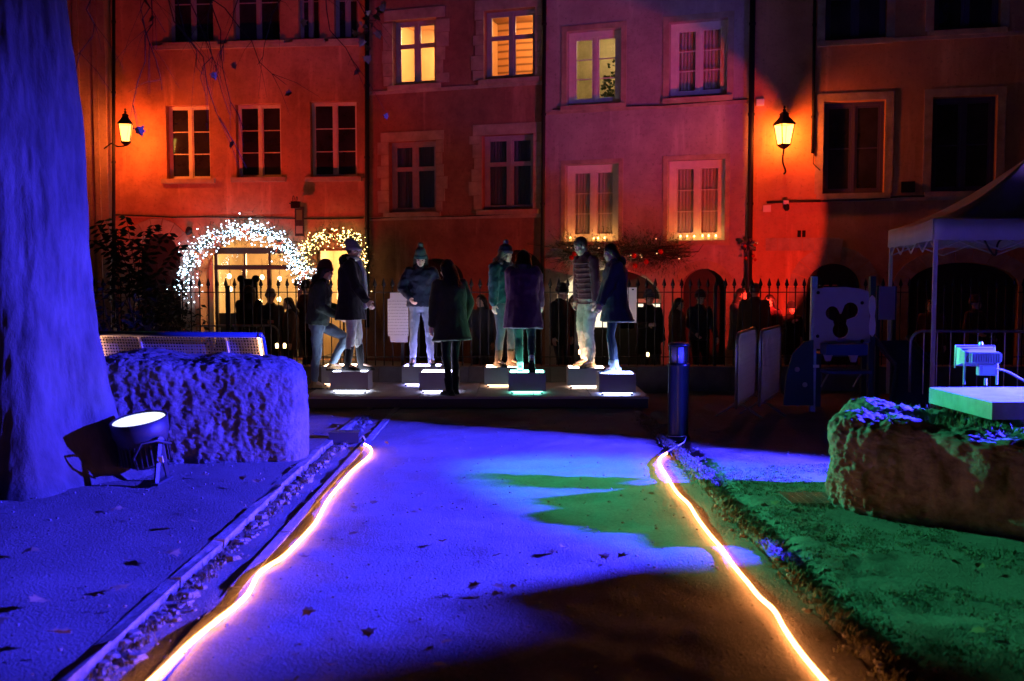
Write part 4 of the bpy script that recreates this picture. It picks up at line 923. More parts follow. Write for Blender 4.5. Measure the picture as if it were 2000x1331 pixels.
# ------------------------------------------------------------------ wall lanterns
M_lampglass = glowpane('lantern_glass', (1.0, 0.62, 0.10), 2.4)
def lantern(base, arm_from, label, energy):
    t = thing('wall_lantern', label, 'lantern', base); r0, r1, h = .13, .205, .40
    sq = lambda r, z, n=4: [base + V((r * math.cos(math.pi / 4 + k * math.pi / 2 + .3), r * math.sin(math.pi / 4 + k * math.pi / 2 + .3), z)) for k in range(n)]
    A, B = sq(r0, 0), sq(r1, h)
    for k in range(4):
        j = (k + 1) % 4; MB().add([A[k], A[j], B[j], B[k]], [(0, 1, 2, 3)]).build('pane', M_lampglass, t); MB().tube([A[k], B[k]], .012, 6).build('corner_bar', M_iron, t)
    MB().loft([sq(.03, -.09), sq(.09, -.05), sq(r0 + .015, -.01), sq(r0 + .012, .012)]).build('base_cup', M_iron, t)
    MB().loft([sq(r1 + .03, h), sq(r1 + .03, h + .02), sq(.12, h + .14), sq(.10, h + .16), sq(.09, h + .21), sq(.11, h + .22), sq(.03, h + .27)]).build('roof', M_iron, t)
    MB().lathe(base + V((0, 0, h + .27)), [(.02, 0), (.04, .03), (.012, .06), (.03, .09), (.004, .12)], 10).build('finial', M_iron, t)
    MB().tube(smoothpath(arm_from + [base + V((0, 0, -.08))]), .018, 8).build('bracket', M_iron, t, True)
    lamp('POINT', 'lantern_light', base + V((0, .0, h * .5)), energy, C_LAMP, size=.1, parent=t)
    return t
u, z = H4.uz(1531, 283, -.42); p = H4.P(u, -.42, z); q = H4.P(u + .02, -.01, z - .55)
lantern(p, [q, q + V((0, -.12, .05)), p + V((0, .06, -.34))], 'glowing yellow wall lantern on the orange house', E_LAMP)
p = D(246, 278, 23.6); q = p + V((-.62, .25, -.12))
lantern(p, [q, q + V((.2, -.02, .12)), p + V((-.2, 0, -.1))], 'glowing yellow wall lantern on the beige house corner', E_LAMP * 1.3)

# ------------------------------------------------------------------ garlands
M_fir = mat('fir_green', (0.035, 0.06, 0.04), 0.7, var=0.3, vscale=20); M_bow = mat('orange_ribbon', (0.55, 0.16, 0.03), 0.35)
def garland(h, pts, wid, nb, label, col, strength, seed, bows=(), nleaf=1500, w=-.16, base=None, bulb=.0105):
    rg = random.Random(seed); P_ = smoothpath([h.P(*(lambda q: (q[0], w, q[1]))(h.uz(x, y, w))) for x, y in pts], 12)
    t = thing('light_garland', label, 'garland', P_[0])
    b = MB(); b.tube(P_, .035, 6); b.build('stem', M_fir, t, True)
    def rnd(s=1.0):
        p = rg.choice(P_); k = wid * s
        o = V((rg.gauss(0, k), rg.gauss(0, k * .5), rg.gauss(0, k))); return p + o, o
    b = MB()
    for i in range(nleaf):
        p, o = rnd(); d = (o + V((rg.gauss(0, .1), rg.gauss(0, .1), rg.gauss(0, .1)))).normalized(); L = rg.uniform(.08, .17); n = d.orthogonal().normalized(); k = d.cross(n)
        for q in range(5):
            a = rg.uniform(0, 6.28); s_ = (n * math.cos(a) + k * math.sin(a)); c = p + d * L * q / 5
            e = c + d * .04 + s_ * .045; wv = d.cross(s_) * .006
            b.add([c - wv, c + wv, e], [(0, 1, 2)])
    b.build('foliage', M_fir, t)
    b = MB()
    for i in range(nb):
        p, o = rnd(.95); p += h.n * (-abs(rg.gauss(.06, .05))); r = bulb * rg.uniform(.7, 1.4); b.ell(p, (r, r, r), nu=6, nv=4)
    o = b.build('light_bulbs', emis('bulb_%s' % seed, col, strength), t); stuff(o)
    for (x, y) in bows:
        u, z = h.uz(x, y, w - .15); c = h.P(u, w - .15, z); b = MB()
        for s_ in (-1, 1):
            b.loft([[c + h.u * (s_ * .02) + V((0, 0, -.02)), c + h.u * (s_ * .02) + V((0, 0, .02)), c + h.u * (s_ * .02) - h.n * .02], [c + h.u * (s_ * .13) + V((0, 0, -.01)), c + h.u * (s_ * .13) + V((0, 0, .10)), c + h.u * (s_ * .12) - h.n * .07]])
            b.loft([[c + V((0, 0, 0)), c + h.u * .02 * s_, c - h.n * .015], [c + h.u * .06 * s_ + V((0, 0, -.22)), c + h.u * .10 * s_ + V((0, 0, -.21)), c + h.u * .08 * s_ - h.n * .02 + V((0, 0, -.2))]])
        b.ell(c, (.03, .03, .03), nu=8, nv=5); b.build('bow', M_bow, t)
    return t
garland(H1, ((362, 572), (366, 535), (378, 503), (398, 478), (428, 462), (460, 452), (482, 450), (510, 454), (538, 466), (560, 486), (576, 508), (588, 532), (604, 540)), .145, 900, 'arched fir garland thick with white lights over the shop front', (0.55, 0.78, 1.0), 17, 11, ((424, 464), (478, 452), (545, 475), (390, 497), (592, 535)), 1700)
garland(H1, ((596, 528), (598, 500), (604, 482), (622, 466), (646, 460), (668, 470), (682, 466), (696, 470), (704, 490), (704, 520), (702, 560), (698, 590)), .115, 430, 'fir garland with warm yellow lights framing the open door', (1.0, 0.66, 0.22), 14, 12, ((652, 456),), 1100)
g3 = garland(H3, ((1100, 490), (1130, 497), (1165, 500), (1200, 496), (1235, 492), (1270, 490), (1300, 494), (1325, 498)), .17, 14, 'unlit fir garland with red baubles above the restaurant arch', (1.0, 0.5, 0.2), 3, 13, (), 1900, -.25)
M_bauble = mat('red_bauble', (.5, .02, .015), .15, .3)
for (x, y) in ((1122, 496), (1132, 502), (1116, 504), (1238, 500), (1290, 492), (1262, 512), (1212, 520), (1240, 520)):
    u, z = H3.uz(x, y, -.45); p = H3.P(u, -.45, z); b = MB(); b.ell(p, (.06, .06, .06)); b.build('bauble', M_bauble, g3, True)
rg = random.Random(31)
for i in range(26):
    x = rg.uniform(1100, 1325); u, z = H3.uz(x, 495 + rg.uniform(-12, 14), -.3); p = H3.P(u, -.3, z); a = rg.uniform(-.5, .5)
    MB().tube([p, p + H3.u * rg.uniform(.2, .5) * rg.choice((-1, 1)) + V((0, -.08, .04)), p + H3.u * rg.uniform(.5, .9) * rg.choice((-1, 1)) + V((0, -.1, rg.uniform(-.1, .2)))], [.012, .008, .004], 5).build('branch', M_twig, g3, True)
# tinsel bow on the drainpipe
u, z = H3.uz(1461, 478, -.25); p = H3.P(u, -.25, z); t = thing('tinsel_bow', 'shiny blue and red tinsel bow tied to the drainpipe', 'bow', p); M_tin = mat('tinsel', (.25, .28, .55), .2, .8)
for i in range(34):
    d = V((rg.gauss(0, 1), rg.gauss(-.3, .5), rg.gauss(0, 1))).normalized(); e = p + d * rg.uniform(.12, .22); w = d.orthogonal().normalized() * .028
    MB().add([p - w * .3, p + w * .3, e + w, e - w], [(0, 1, 2, 3)]).build('ribbon', M_tin, t)
for i in range(5):
    q = p + V((rg.gauss(0, .08), -.1, rg.uniform(-.35, .05))); MB().ell(q, (.035, .035, .035)).build('bauble', M_bauble, t, True)
MB().tube([p + V((0, 0, -.1)), p + V((.01, -.03, -.9))], .012, 5).build('tail', M_tin, t)
# hanging shop signs on the ochre house
u, z = H1.uz(585, 402, 0); p = H1.P(u, 0, z); t = thing('hanging_sign', 'dark scrolled iron sign bracket with small lamp on the ochre house', 'sign', p)
MB().tube([p, p - H1.n * .75], .014, 6).build('arm', M_iron, t)
for k in range(2):
    MB().tube([p - H1.n * (.2 + .25 * k) + V((0, 0, .02)) + V((0, .09 * math.cos(a), .09 + .09 * math.sin(a))) for a in [i * .5 for i in range(13)]], .009, 5).build('scroll', M_iron, t, True)
MB().box(p - H1.n * .5 + V((.06, 0, -.02)), (.2, .14, .16)).build('lamp_case', M_iron, t)
u, z = H1.uz(585, 432, -.12); p = H1.P(u, -.12, z); t = thing('shop_sign', 'tall narrow dark shop sign hanging beside the white garland', 'sign', p)
H1.bx(u - .11, u + .11, -.14, -.11, z - .36, z + .34, 'board', M_dark, t); H1.bx(u - .07, u + .07, -.146, -.141, z + .02, z + .26, 'emblem', mat('sign_green', (.12, .16, .07), .6), t); H1.bx(u - .08, u + .08, -.146, -.141, z - .3, z - .12, 'lower_plate', mat('sign_grey', (.3, .27, .22), .6), t)
H1.bx(u - .02, u + .02, -.11, -.0, z + .28, z + .32, 'bracket', M_iron, t)
# candles on the pink house sills
M_flame = emis('candle_flame', (1.0, 0.48, 0.12), 22.0); M_wax = emis('candle_glass', (1.0, 0.38, 0.08), 2.0)
def candle(h, x, y, e):
    u, z = h.uz(x, y, -.02); p = h.P(u, -.02, z)
    t = thing('candle', 'small burning candle glass on a pink house window sill', 'candle', p, 0, 'candles on the pink house sills')
    MB().lathe(p, [(.025, 0), (.03, .05)], 10).build('glass', M_wax, t); MB().ell(p + V((0, 0, .065)), (.014, .014, .028)).build('flame', M_flame, t, True)
    if e: lamp('POINT', 'candle_light', p + V((0, -.05, .09)), e, (1, .38, .08), size=.03, parent=t)
for i, (x, y) in enumerate(((1114, 471), (1160, 472), (1168, 472), (1181, 471))): candle(H3, x, y, 2.2 if i in (0, 1, 3) else 0)
for i, (x, y) in enumerate(((1329, 468), (1342, 468), (1356, 468), (1372, 467), (1384, 467), (1398, 467))): candle(H3, x, y, 1.6 if i in (0, 2, 4) else 0)

# ------------------------------------------------------------------ fence on its low wall
fw_ = thing('low_wall', 'low dark stone wall carrying the iron fence', 'wall', (0, FENCE_Y, 0))
x = -11.0
M_lowwall = mat('dark_stone', (0.16, 0.15, 0.145), .9, var=.3, vscale=4, bump=.4)
while x < 11:
    L = random.uniform(1.1, 1.5); MB().box((x + L / 2, FENCE_Y, .01), (L - .01, .30, .62)).build('wall_stone', M_lowwall, fw_); MB().box((x + L / 2, FENCE_Y, .345), (L - .006, .36, .045)).build('coping', M_lowwall, fw_); x += L
fen = thing('iron_fence', 'black iron railing with spear tips between park and street', 'fence', (0, FENCE_Y, .37))
pk = MB(); pk.tube([(0, 0, 0), (0, 0, 1.17)], .009, 6); pk.loft([[V((r * math.cos(k * math.pi / 2), r * .6 * math.sin(k * math.pi / 2), z)) for k in range(4)] for r, z in ((.010, 1.16), (.022, 1.165), (.010, 1.18), (.032, 1.21), (.026, 1.235), (.003, 1.31))])
pme = pk.mesh('picket')
x = -8.6
while x < 8.4:
    o = link('picket', pme, M_iron, fen); o.location = (x, 0, 0); x += .131
for z in (.13, 1.10): MB().box((0, FENCE_Y, .37 + z), (17.4, .035, .014)).build('rail', M_iron, fen)
for x in (-6.9, -4.3, -1.7, .9, 2.98, 5.4, 7.8): MB().box((x + .06, FENCE_Y, .37 + .60), (.045, .045, 1.2)).build('post', M_iron, fen)

# ------------------------------------------------------------------ light platform and eight plinths
pz = .155; pa, pb = G(592, 775, pz), G(1268, 775, pz); PF = pa.y; pbk = 14.55
plat = thing('platform', 'low dark stage platform carrying the glowing plinths', 'platform', (0, PF, 0))
M_plat = mat('platform_board', (.42, .41, .42), .6, var=.2, vscale=3, bump=.1); M_platside = mat('platform_skirt', (.05, .05, .07), .6)
nn = 6
for k in range(nn):
    a = pa.x + (pb.x - pa.x) * k / nn; c = pa.x + (pb.x - pa.x) * (k + 1) / nn
    MB().box(((a + c) / 2, (PF + pbk) / 2, pz - .015), (c - a - .006, pbk - PF, .03)).build('deck_panel', M_plat, plat)
MB().box(((pa.x + pb.x) / 2, PF + .03, (pz - .03) / 2), (pb.x - pa.x - .02, .03, pz - .032)).build('front_skirt', M_platside, plat)
for s_ in (pa.x + .03, pb.x - .03): MB().box((s_, (PF + pbk) / 2 + .03, (pz - .03) / 2), (.03, pbk - PF - .1, pz - .032)).build('side_skirt', M_platside, plat)
M_plinth = mat('plinth_shell', (.50, .50, .53), .5, var=.1, vscale=5, bump=.05)
PL = {}
def plinth(x0, x1, yb, col, label, e_top, e_bot, dep=.42, h=.235):
    p0, p1 = G(x0, yb, pz), G(x1, yb, pz); W = p1.x - p0.x; cx = (p0.x + p1.x) / 2; cy = p0.y + dep / 2; zb_ = pz + .035
    t = thing('light_plinth', label, 'plinth', (cx, cy, pz), 0, 'glowing plinths in pairs on the platform')
    MB().box((cx, cy, zb_ + h / 2), (W, dep, h)).build('shell', M_plinth, t)
    nm = '%.2f%.2f%.2f' % col
    fr = .022
    e_top *= 6; MB().box((cx, cy, zb_ + h + .004), (W - .05, dep - .05, .008)).build('light_panel', emis('top' + nm + str(e_top), col, e_top), t)
    for (a, c, sx, sy) in ((cx, cy - dep / 2 + .0125, W, .024), (cx, cy + dep / 2 - .0125, W, .024), (cx - W / 2 + .0125, cy, .024, dep - .05), (cx + W / 2 - .0125, cy, .024, dep - .05)):
        MB().box((a, c, zb_ + h + .006), (sx, sy, .012)).build('rim', M_plinth, t)
    MB().box((cx, cy, zb_ - .006), (W - .08, dep - .04, .008)).build('under_light', emis('bot' + nm + str(e_bot), col, e_bot), t)
    for sx in (-1, 1):
        for sy in (-1, 1): MB().lathe((cx + sx * (W / 2 - .05), cy + sy * (dep / 2 - .05), pz), [(.016, 0), (.016, .034)], 10).build('foot', M_iron, t)
    PL[label] = (cx, cy, zb_ + h + .012)
    return (cx, cy, zb_ + h + .012)
WARM, WHITE, VIO, TEAL, PEACH, BLU = (1, .55, .3), (.75, .8, 1), (.42, .38, 1), (.22, 1, .75), (1, .66, .48), (.38, .45, 1)
B1b = plinth(628, 702, 754.5, WARM, 'plinth behind the one with black boots, warm lit', 5, 9)
B1f = plinth(645, 719, 768, WHITE, 'white lit plinth under the black boots', 3.5, 16)
B2b = plinth(785, 862, 755, VIO, 'violet lit plinth under the jeans of the pompom hat wearer', 5.5, 12)
B2f = plinth(819, 894, 769, (.62, .6, 1), 'violet white lit plinth beside the standing long coat figure', 4.0, 16)
B3b = plinth(946, 1022, 757, WARM, 'warm orange lit plinth under the brown boots', 5, 10)
B3f = plinth(993, 1066, 770, TEAL, 'teal green lit plinth under the lifted shoe', 5, 9)
B4b = plinth(1109, 1184, 759, PEACH, 'peach lit plinth under the tan shoes', 6, 10)
B4f = plinth(1170, 1242, 773, BLU, 'blue white lit plinth under the pale sneakers', 5.5, 15)

# ------------------------------------------------------------------ people
FOLD = bpy.data.textures.new('cloth_folds', 'CLOUDS'); FOLD.noise_scale = .09; FOLD.noise_depth = 2
FOLD2 = bpy.data.textures.new('cloth_folds_long', 'CLOUDS'); FOLD2.noise_scale = .16; FOLD2.noise_depth = 3
FUR = bpy.data.textures.new('fur', 'CLOUDS'); FUR.noise_scale = .025; FUR.noise_depth = 1
def skinup(o, vox, smooth=3, fold=0.0, tex=None):
    m = o.modifiers.new('join', 'REMESH'); m.mode = 'VOXEL'; m.voxel_size = vox; m.use_smooth_shade = True
    if smooth: m = o.modifiers.new('soften', 'SMOOTH'); m.iterations = smooth; m.factor = .5
    if fold: m = o.modifiers.new('folds', 'DISPLACE'); m.texture = tex or FOLD; m.strength = fold; m.mid_level = .5; m.texture_coords = 'LOCAL'
    return o
def ik(a, c, l1, l2, pole):
    a, c = V(a), V(c); d = c - a; L = min(d.length, (l1 + l2) * .999); dn = d.normalized()
    x = (l1 * l1 - l2 * l2 + L * L) / (2 * L); h = math.sqrt(max(0, l1 * l1 - x * x))
    p = V(pole); p = (p - dn * p.dot(dn)); p = p.normalized() if p.length > 1e-5 else dn.orthogonal().normalized()
    return a + dn * x + p * h, a + dn * L
def ering(c, rx, ry, ux=V((1, 0, 0)), uy=V((0, 1, 0)), n=18): return [c + ux * (rx * math.cos(2 * math.pi * k / n)) + uy * (ry * math.sin(2 * math.pi * k / n)) for k in range(n)]
SKIN = mat('skin', (0.62, 0.40, 0.30), .55, spec=.4); M_lip = mat('lip', (.42, .16, .13), .5); M_eye = mat('eye', (.03, .025, .02), .25)
def person(label, loc, rz, H=1.68, feet=None, pelvis=None, lean=(0, 0, 0), hands=None, poles=None, head=(0, 0), top=None, legs=None, shoe=None, hair=None, hat=None, hood=None, scarf=None, res=1.0, group=None, extra=None, heel=None, kneep=None):
    s = H / 1.70; vb = .011 * res
    t = thing('person', label, 'person', loc, rz, group)
    W = ROOTM[t.name]
    Tm = lambda p: W @ V(p)
    B = lambda mb, nm, m, par=None, smooth=True: mb.build(nm, m, par or t, smooth, local=True)
    feet = feet or {'L': (.09, 0, 0, .1), 'R': (-.09, 0, 0, -.1)}
    pel = V(pelvis or (0, .01, .958)) * s if pelvis is None else V(pelvis)
    ln = V(lean); up = (V((0, 0, .5)) + ln).normalized()
    X = V((1, 0, 0)); tw = (top or {}).get('twist', 0); X = Matrix.Rotation(tw, 3, 'Z') @ X; X = (X - up * X.dot(up)).normalized(); Y = up.cross(X)
    def T(x, y, z): return pel + X * (x * s) + Y * (y * s) + up * (z * s)
    sh = {'L': T(.165, 0, .475), 'R': T(-.165, 0, .475)}; nb = T(0, .0, .53)
    hy, hp = head; HM = Matrix.Rotation(tw + hy, 3, 'Z') @ Matrix.Rotation(hp, 3, 'X')
    hc = nb + V((0, 0, .0)) + up * (.03 * s) + HM @ V((0, -.025, .105)) * s
    # legs
    J = {}
    for k, sx in (('L', 1), ('R', -1)):
        f = feet[k]; hip = pel + X * (sx * .088 * s) + V((0, 0, -.05 * s)); ft = V(f[:3]); hl = (heel or {}).get(k, 0)
        ank = ft + V((0, 0, .085 * s))
        kn, an = ik(hip, ank, .425 * s, .405 * s, (kneep or {}).get(k, (math.sin(f[3]) * .5, -1, 0)))
        J[k] = (hip, kn, an)
    # arms
    A = {}
    hands = hands or {'L': T(.24, -.04, -.08), 'R': T(-.24, -.04, -.08)}
    for k, sx in (('L', 1), ('R', -1)):
        el, wr = ik(sh[k], V(hands[k]), .285 * s, .25 * s, (poles or {}).get(k, (sx * .5, 1, -.3)))
        A[k] = (sh[k], el, wr)
    # body: one surface, head with face, neck, trunk, limbs, five-fingered hands
    b = MB()
    b.loft([ering(T(0, .01, z), rx * s, ry * s, X, Y) for z, rx, ry in ((-.1, .13, .09), (0, .145, .10), (.15, .115, .085), (.32, .135, .10), (.45, .14, .085), (.52, .06, .05))])
    b.chain([T(0, .01, .46), hc + HM @ V((0, .02, -.05)) * s], [.052 * s, .047 * s])
    b.ell(hc + HM @ V((0, .012, .02)) * s, (.073 * s, .092 * s, .098 * s), HM); b.ell(hc + HM @ V((0, -.028, -.045)) * s, (.054 * s, .060 * s, .066 * s), HM)
    b.ell(hc + HM @ V((0, -.064, -.088)) * s, (.022 * s, .02 * s, .018 * s), HM)
    b.loft([[hc + HM @ V(q) * s for q in ring] for ring in ([(-.009, -.075, .02), (.009, -.075, .02), (.006, -.08, .02), (-.006, -.08, .02)], [(-.018, -.078, -.03), (.018, -.078, -.03), (.008, -.108, -.026), (-.008, -.108, -.026)])])
    b.ell(hc + HM @ V((0, -.07, .022)) * s, (.05 * s, .015 * s, .009 * s), HM); b.ell(hc + HM @ V((0, -.082, -.052)) * s, (.024 * s, .012 * s, .011 * s), HM)
    for sx in (1, -1): b.ell(hc + HM @ V((sx * .076, .015, -.005)) * s, (.01 * s, .02 * s, .032 * s), HM); b.ell(hc + HM @ V((sx * .042, -.05, -.03)) * s, (.024 * s, .024 * s, .022 * s), HM)
    for k, sx in (('L', 1), ('R', -1)):
        a0, el, wr = A[k]; b.chain([a0, el, wr], [.046 * s, .036 * s, .026 * s])
        d = (wr - el).normalized(); side = X * sx; n_ = d.cross(side)
        n_ = n_.normalized() if n_.length > .05 else V((0, -1, 0)); sd = n_.cross(d).normalized()
        inw = -X * sx; inw = (inw - d * inw.dot(d)); inw = inw.normalized() if inw.length > .05 else sd
        fwd = d.cross(inw) * (1 if (d.cross(inw)).y < 0 else -1)
        pc_ = wr + d * .05 * s; b.chain([wr, pc_ + fwd * .012 * s, wr + d * .085 * s], [.024 * s, .027 * s, .025 * s]); b.chain([wr + d * .03 * s - fwd * .012 * s, wr + d * .085 * s - fwd * .018 * s], [.02 * s, .019 * s])
        for q, (o_, L) in enumerate(((.030, .070), (.011, .080), (-.009, .074), (-.028, .058))):
            r0 = wr + d * .09 * s + fwd * o_ * s; c1 = r0 + (d * .9 + inw * .25) * L * .5 * s; c2 = c1 + (d * .55 + inw * .8) * L * .5 * s
            b.chain([r0, c1, c2], [.0095 * s, .0088 * s, .0075 * s], 8)
        r0 = wr + d * .03 * s + fwd * .026 * s; c1 = r0 + (d * .6 + fwd * .75 + inw * .2) * .04 * s; c2 = c1 + (d * .85 + fwd * .2 + inw * .35) * .034 * s; b.chain([r0, c1, c2], [.012 * s, .0105 * s, .0085 * s], 8)
        hip, kn, an = J[k]; b.chain([hip, kn, an], [.068 * s, .046 * s, .034 * s])
        f = feet[k]; fdv = Matrix.Rotation(f[3], 3, 'Z') @ V((0, -1, 0)); b.chain([an, V(f[:3]) + fdv * .12 * s + V((0, 0, .04 * s))], [.034 * s, .028 * s])
    skinup(B(b, 'body', SKIN), .0085 * res, 1)
    for sx in (1, -1):
        e = MB(); e.ell(hc + HM @ V((sx * .031, -.079, .004)) * s, (.012 * s, .006 * s, .006 * s), HM, 8, 6); B(e, 'eye', M_eye)
        e = MB(); e.ell(hc + HM @ V((sx * .031, -.083, .026)) * s, (.018 * s, .005 * s, .0035 * s), HM, 8, 5); B(e, 'eyebrow', M_eye)
    e = MB(); e.ell(hc + HM @ V((0, -.092, -.052)) * s, (.021 * s, .006 * s, .006 * s), HM, 8, 5); B(e, 'mouth', M_lip)
    # trousers
    if legs:
        b = MB(); fl_ = legs.get('w', 1.0)
        b.loft([ering(T(0, .012, z), rx * s, ry * s, X, Y) for z, rx, ry in ((-.13, .14, .105), (-.02, .172, .125), (.1, .155, .115))])
        for k in 'LR':
            hip, kn, an = J[k]; low = an + (kn - an) * legs.get('cut', .03)
            b.chain([hip + V((0, 0, -.02 * s)), hip.lerp(kn, .5), kn, kn.lerp(low, .4) + V((0, .012 * s, 0)), low], [.092 * s, .082 * s * fl_, .063 * s * fl_, .062 * s * fl_, .047 * s * fl_ * legs.get('ankle', 1)])
        skinup(B(b, 'trousers', legs['m']), vb, 2, legs.get('fold', .018))
    # shoes
    for k in 'LR':
        f = feet[k]; hip, kn, an = J[k]; hl = (heel or {}).get(k, 0); fdv = Matrix.Rotation(f[3], 3, 'Z') @ V((0, -1, 0)); sdv = V((-fdv.y, fdv.x, 0)); P0 = V(f[:3])
        Rt = Matrix.Rotation(hl, 3, sdv); fd2 = Rt @ fdv; up2 = Rt @ V((0, 0, 1))
        b = MB(); rr_ = []
        for (q, w_, h_) in ((-.075, .024, .05), (-.06, .036, .075), (0, .04, .085), (.07, .044, .07), (.13, .047, .052), (.17, .036, .04), (.188, .016, .026)):
            c = P0 + fd2 * q * s; rr_.append([c + sdv * w_ * x * s + up2 * z * h_ * s for x, z in ((-1, .0), (-1, .45), (-.7, .85), (0, 1.0), (.7, .85), (1, .45), (1, .0), (0, 0))])
        b.loft(rr_); shf = (shoe or {}).get('shaft', .03); b.chain([P0 + up2 * .06 * s, an + (kn - an).normalized() * shf], [.046 * s, .05 * s * (1.15 if shf > .08 else .95)])
        so = skinup(B(b, 'shoe', shoe['m'] if shoe else M_dark), .010 * res, 1)
        b = MB(); b.loft([[c + up2 * z for c in [P0 + fd2 * q * s + sdv * w_ * s for q, w_ in ((-.078, -.03), (-.078, .03), (.0, .043), (.13, .05), (.19, .02), (.19, -.02), (.13, -.05), (.0, -.043))]] for z in (-.004, .020 * s)])
        b.build('sole', (shoe or {}).get('sole', M_dark), so, local=True)
    # upper garment
    if top:
        b = MB(); L = top['len']; wd = top.get('w', 1.0); hz = -L   # L: how far the hem hangs below the pelvis, in metres
        rings = []
        if L > .2:
            for q in range(5):
                f_ = q / 5; zz = hz + (L - .05) * f_; c = pel + V((0, .012 * s, zz * s)) + V(top.get('sway', (0, 0, 0))) * (1 - f_)
                rings.append(ering(c, (.19 + .035 * (1 - f_) * top.get('flare', 1)) * s * wd, (.15 + .035 * (1 - f_) * top.get('flare', 1)) * s * wd, X, Y))
        else: rings += [ering(T(0, .012, hz), .188 * s * wd, .142 * s * wd, X, Y), ering(T(0, .012, hz + .06), .19 * s * wd, .145 * s * wd, X, Y)]
        rings += [ering(T(0, .012, z), rx * s * wd, ry * s * wd, X, Y) for z, rx, ry in ((.02, .185, .142), (.14, .172, .135), (.28, .182, .142), (.40, .186, .135), (.475, .155, .105), (.53, .085, .075), (.57, .068, .066))]
        b.loft(rings)
        if not top.get('vest'):
            for k in 'LR':
                a0, el, wr = A[k]; cf = el.lerp(wr, top.get('cuff', .97)); aw = top.get('aw', 1.0)
                b.chain([a0 - up * .02 * s, a0.lerp(el, .5), el, el.lerp(cf, .5), cf], [.075 * s * aw, .066 * s * aw, .058 * s * aw, .052 * s * aw, .044 * s * aw])
        else:
            for k in 'LR': a0, el, wr = A[k]; b.capsule(a0 - up * .03 * s, a0 - up * .02 * s + X * (.01 if k == 'L' else -.01), .082 * s, .082 * s)
        skinup(B(b, top.get('name', 'jacket'), top['m']), vb, 2, top.get('fold', .022), FOLD2 if L > .2 else FOLD)
        if top.get('vest'):
            b = MB()
            for k in 'LR': a0, el, wr = A[k]; b.chain([a0, el, el.lerp(wr, .95)], [.058 * s, .048 * s, .038 * s])
            skinup(B(b, 'sleeves', top['vest']), vb, 2, .015)
        if top.get('quilt'):
            for q in range(9):
                zz = -.1 + q * .066; bb = MB(); bb.tube([p for p in ering(T(0, .012, zz), .187 * s * wd, .141 * s * wd, X, Y, 24)] + [ering(T(0, .012, zz), .187 * s * wd, .141 * s * wd, X, Y, 24)[0]], .012 * s, 6, False); B(bb, 'quilt_roll', top['m'])
        if top.get('trim'):
            b = MB(); rg_ = ering(pel + V((0, .012 * s, (hz + .02) * s)) + V(top.get('sway', (0, 0, 0))), (.228) * s * wd, (.188) * s * wd, X, Y, 24); b.tube(rg_ + [rg_[0]], .008, 6, False); B(b, 'hem_trim', top['trim'])
    if hood:
        b = MB(); c = nb + Y * .075 * s + up * .0 ; b.ell(c, (.13 * s, .085 * s, .10 * s)); b.chain([nb + X * .10 * s - Y * .03 * s, nb + Y * .09 * s + up * .05 * s, nb - X * .10 * s - Y * .03 * s], [.045 * s] * 3)
        skinup(B(b, 'hood', hood['m']), .012 * res, 1, hood.get('fur', .0), FUR)
    if hair:
        b = MB(); b.ell(hc + HM @ V((0, .022, .034)) * s, (.083 * s, .098 * s, .094 * s), HM)
        if hair['len'] > 0:
            for q in range(11):
                an = math.pi * (q / 10) ; x_, y_ = .078 * math.cos(an), .05 + .055 * math.sin(an)
                p0_ = hc + HM @ V((x_, y_ - .03, .03)) * s; p1_ = hc + HM @ V((x_ * 1.08, y_, -.10)) * s; p2_ = nb + X * (x_ * 1.35 * s) + Y * ((y_ + .045) * s) - up * ((hair['len'] * (.75 + .25 * math.sin(an)) - .02) * s)
                b.chain([p0_, p1_, p1_.lerp(p2_, .5) + Y * .02, p2_], [.036 * s, .036 * s, .036 * s, .016 * s], 8)
        skinup(B(b, 'hair', hair['m']), .010 * res, 1, .014, FUR)
    if hat:
        b = MB(); tall = hat.get('tall', 0)
        prof = [(.094, .02), (.097, .05), (.094, .085), (.078, .12 + tall * .6), (.045, .142 + tall), (.01, .15 + tall)]
        Ms = HM @ Matrix.Rotation(-.12, 3, 'X')
        b.loft([[hc + Ms @ V((r * math.cos(2 * math.pi * k / 24) * .93, r * math.sin(2 * math.pi * k / 24) * 1.08 + .014 + hat.get('slouch', 0) * max(0, z - .06), z)) * s for k in range(24)] for r, z in prof]); ho = B(b, 'beanie', hat['m'])
        b = MB(); rr2 = []
        b.loft([[hc + Ms @ V(((r + .003 * (k % 2)) * math.cos(2 * math.pi * k / 40) * .94, (r + .003 * (k % 2)) * math.sin(2 * math.pi * k / 40) * 1.08 + .014, z)) * s for k in range(40)] for r, z in ((.092, .012), (.102, .016), (.104, .045), (.098, .068), (.092, .07))])
        b.build('cuff', hat.get('cuff', hat['m']), ho, True, local=True)
        if hat.get('pom'):
            b = MB(); b.ell(hc + Ms @ V((0, .02, .175 + tall)) * s, (.042 * s,) * 3); po = b.build('pompom', hat['pom'], ho, True, local=True); skinup(po, .009, 0, .022, FUR)
    if scarf:
        b = MB(); c = nb + up * .03 * s; rg_ = ering(c, .085 * s, .085 * s, X, Y, 20); b.tube(rg_ + [rg_[0]], .034 * s, 8, False)
        f0 = nb - Y * .11 * s + X * scarf.get('x', 0)
        b.chain([f0 + up * .02, f0 - Y * .06 * s - up * .16 * s, f0 - Y * .085 * s - V((0, 0, .42 * s)), f0 - Y * .08 * s - V((0, 0, scarf['len'] * s))], [.032 * s, .036 * s, .034 * s, .036 * s])
        skinup(B(b, 'scarf', scarf['m']), .011 * res, 1, .012, FUR)
    return t
C = lambda n, c, **k: mat('cloth_' + n, c, k.pop('rough', .85), sheen=.15, spec=.2, var=.2, vscale=12, bump=.25, bscale=120, **k)
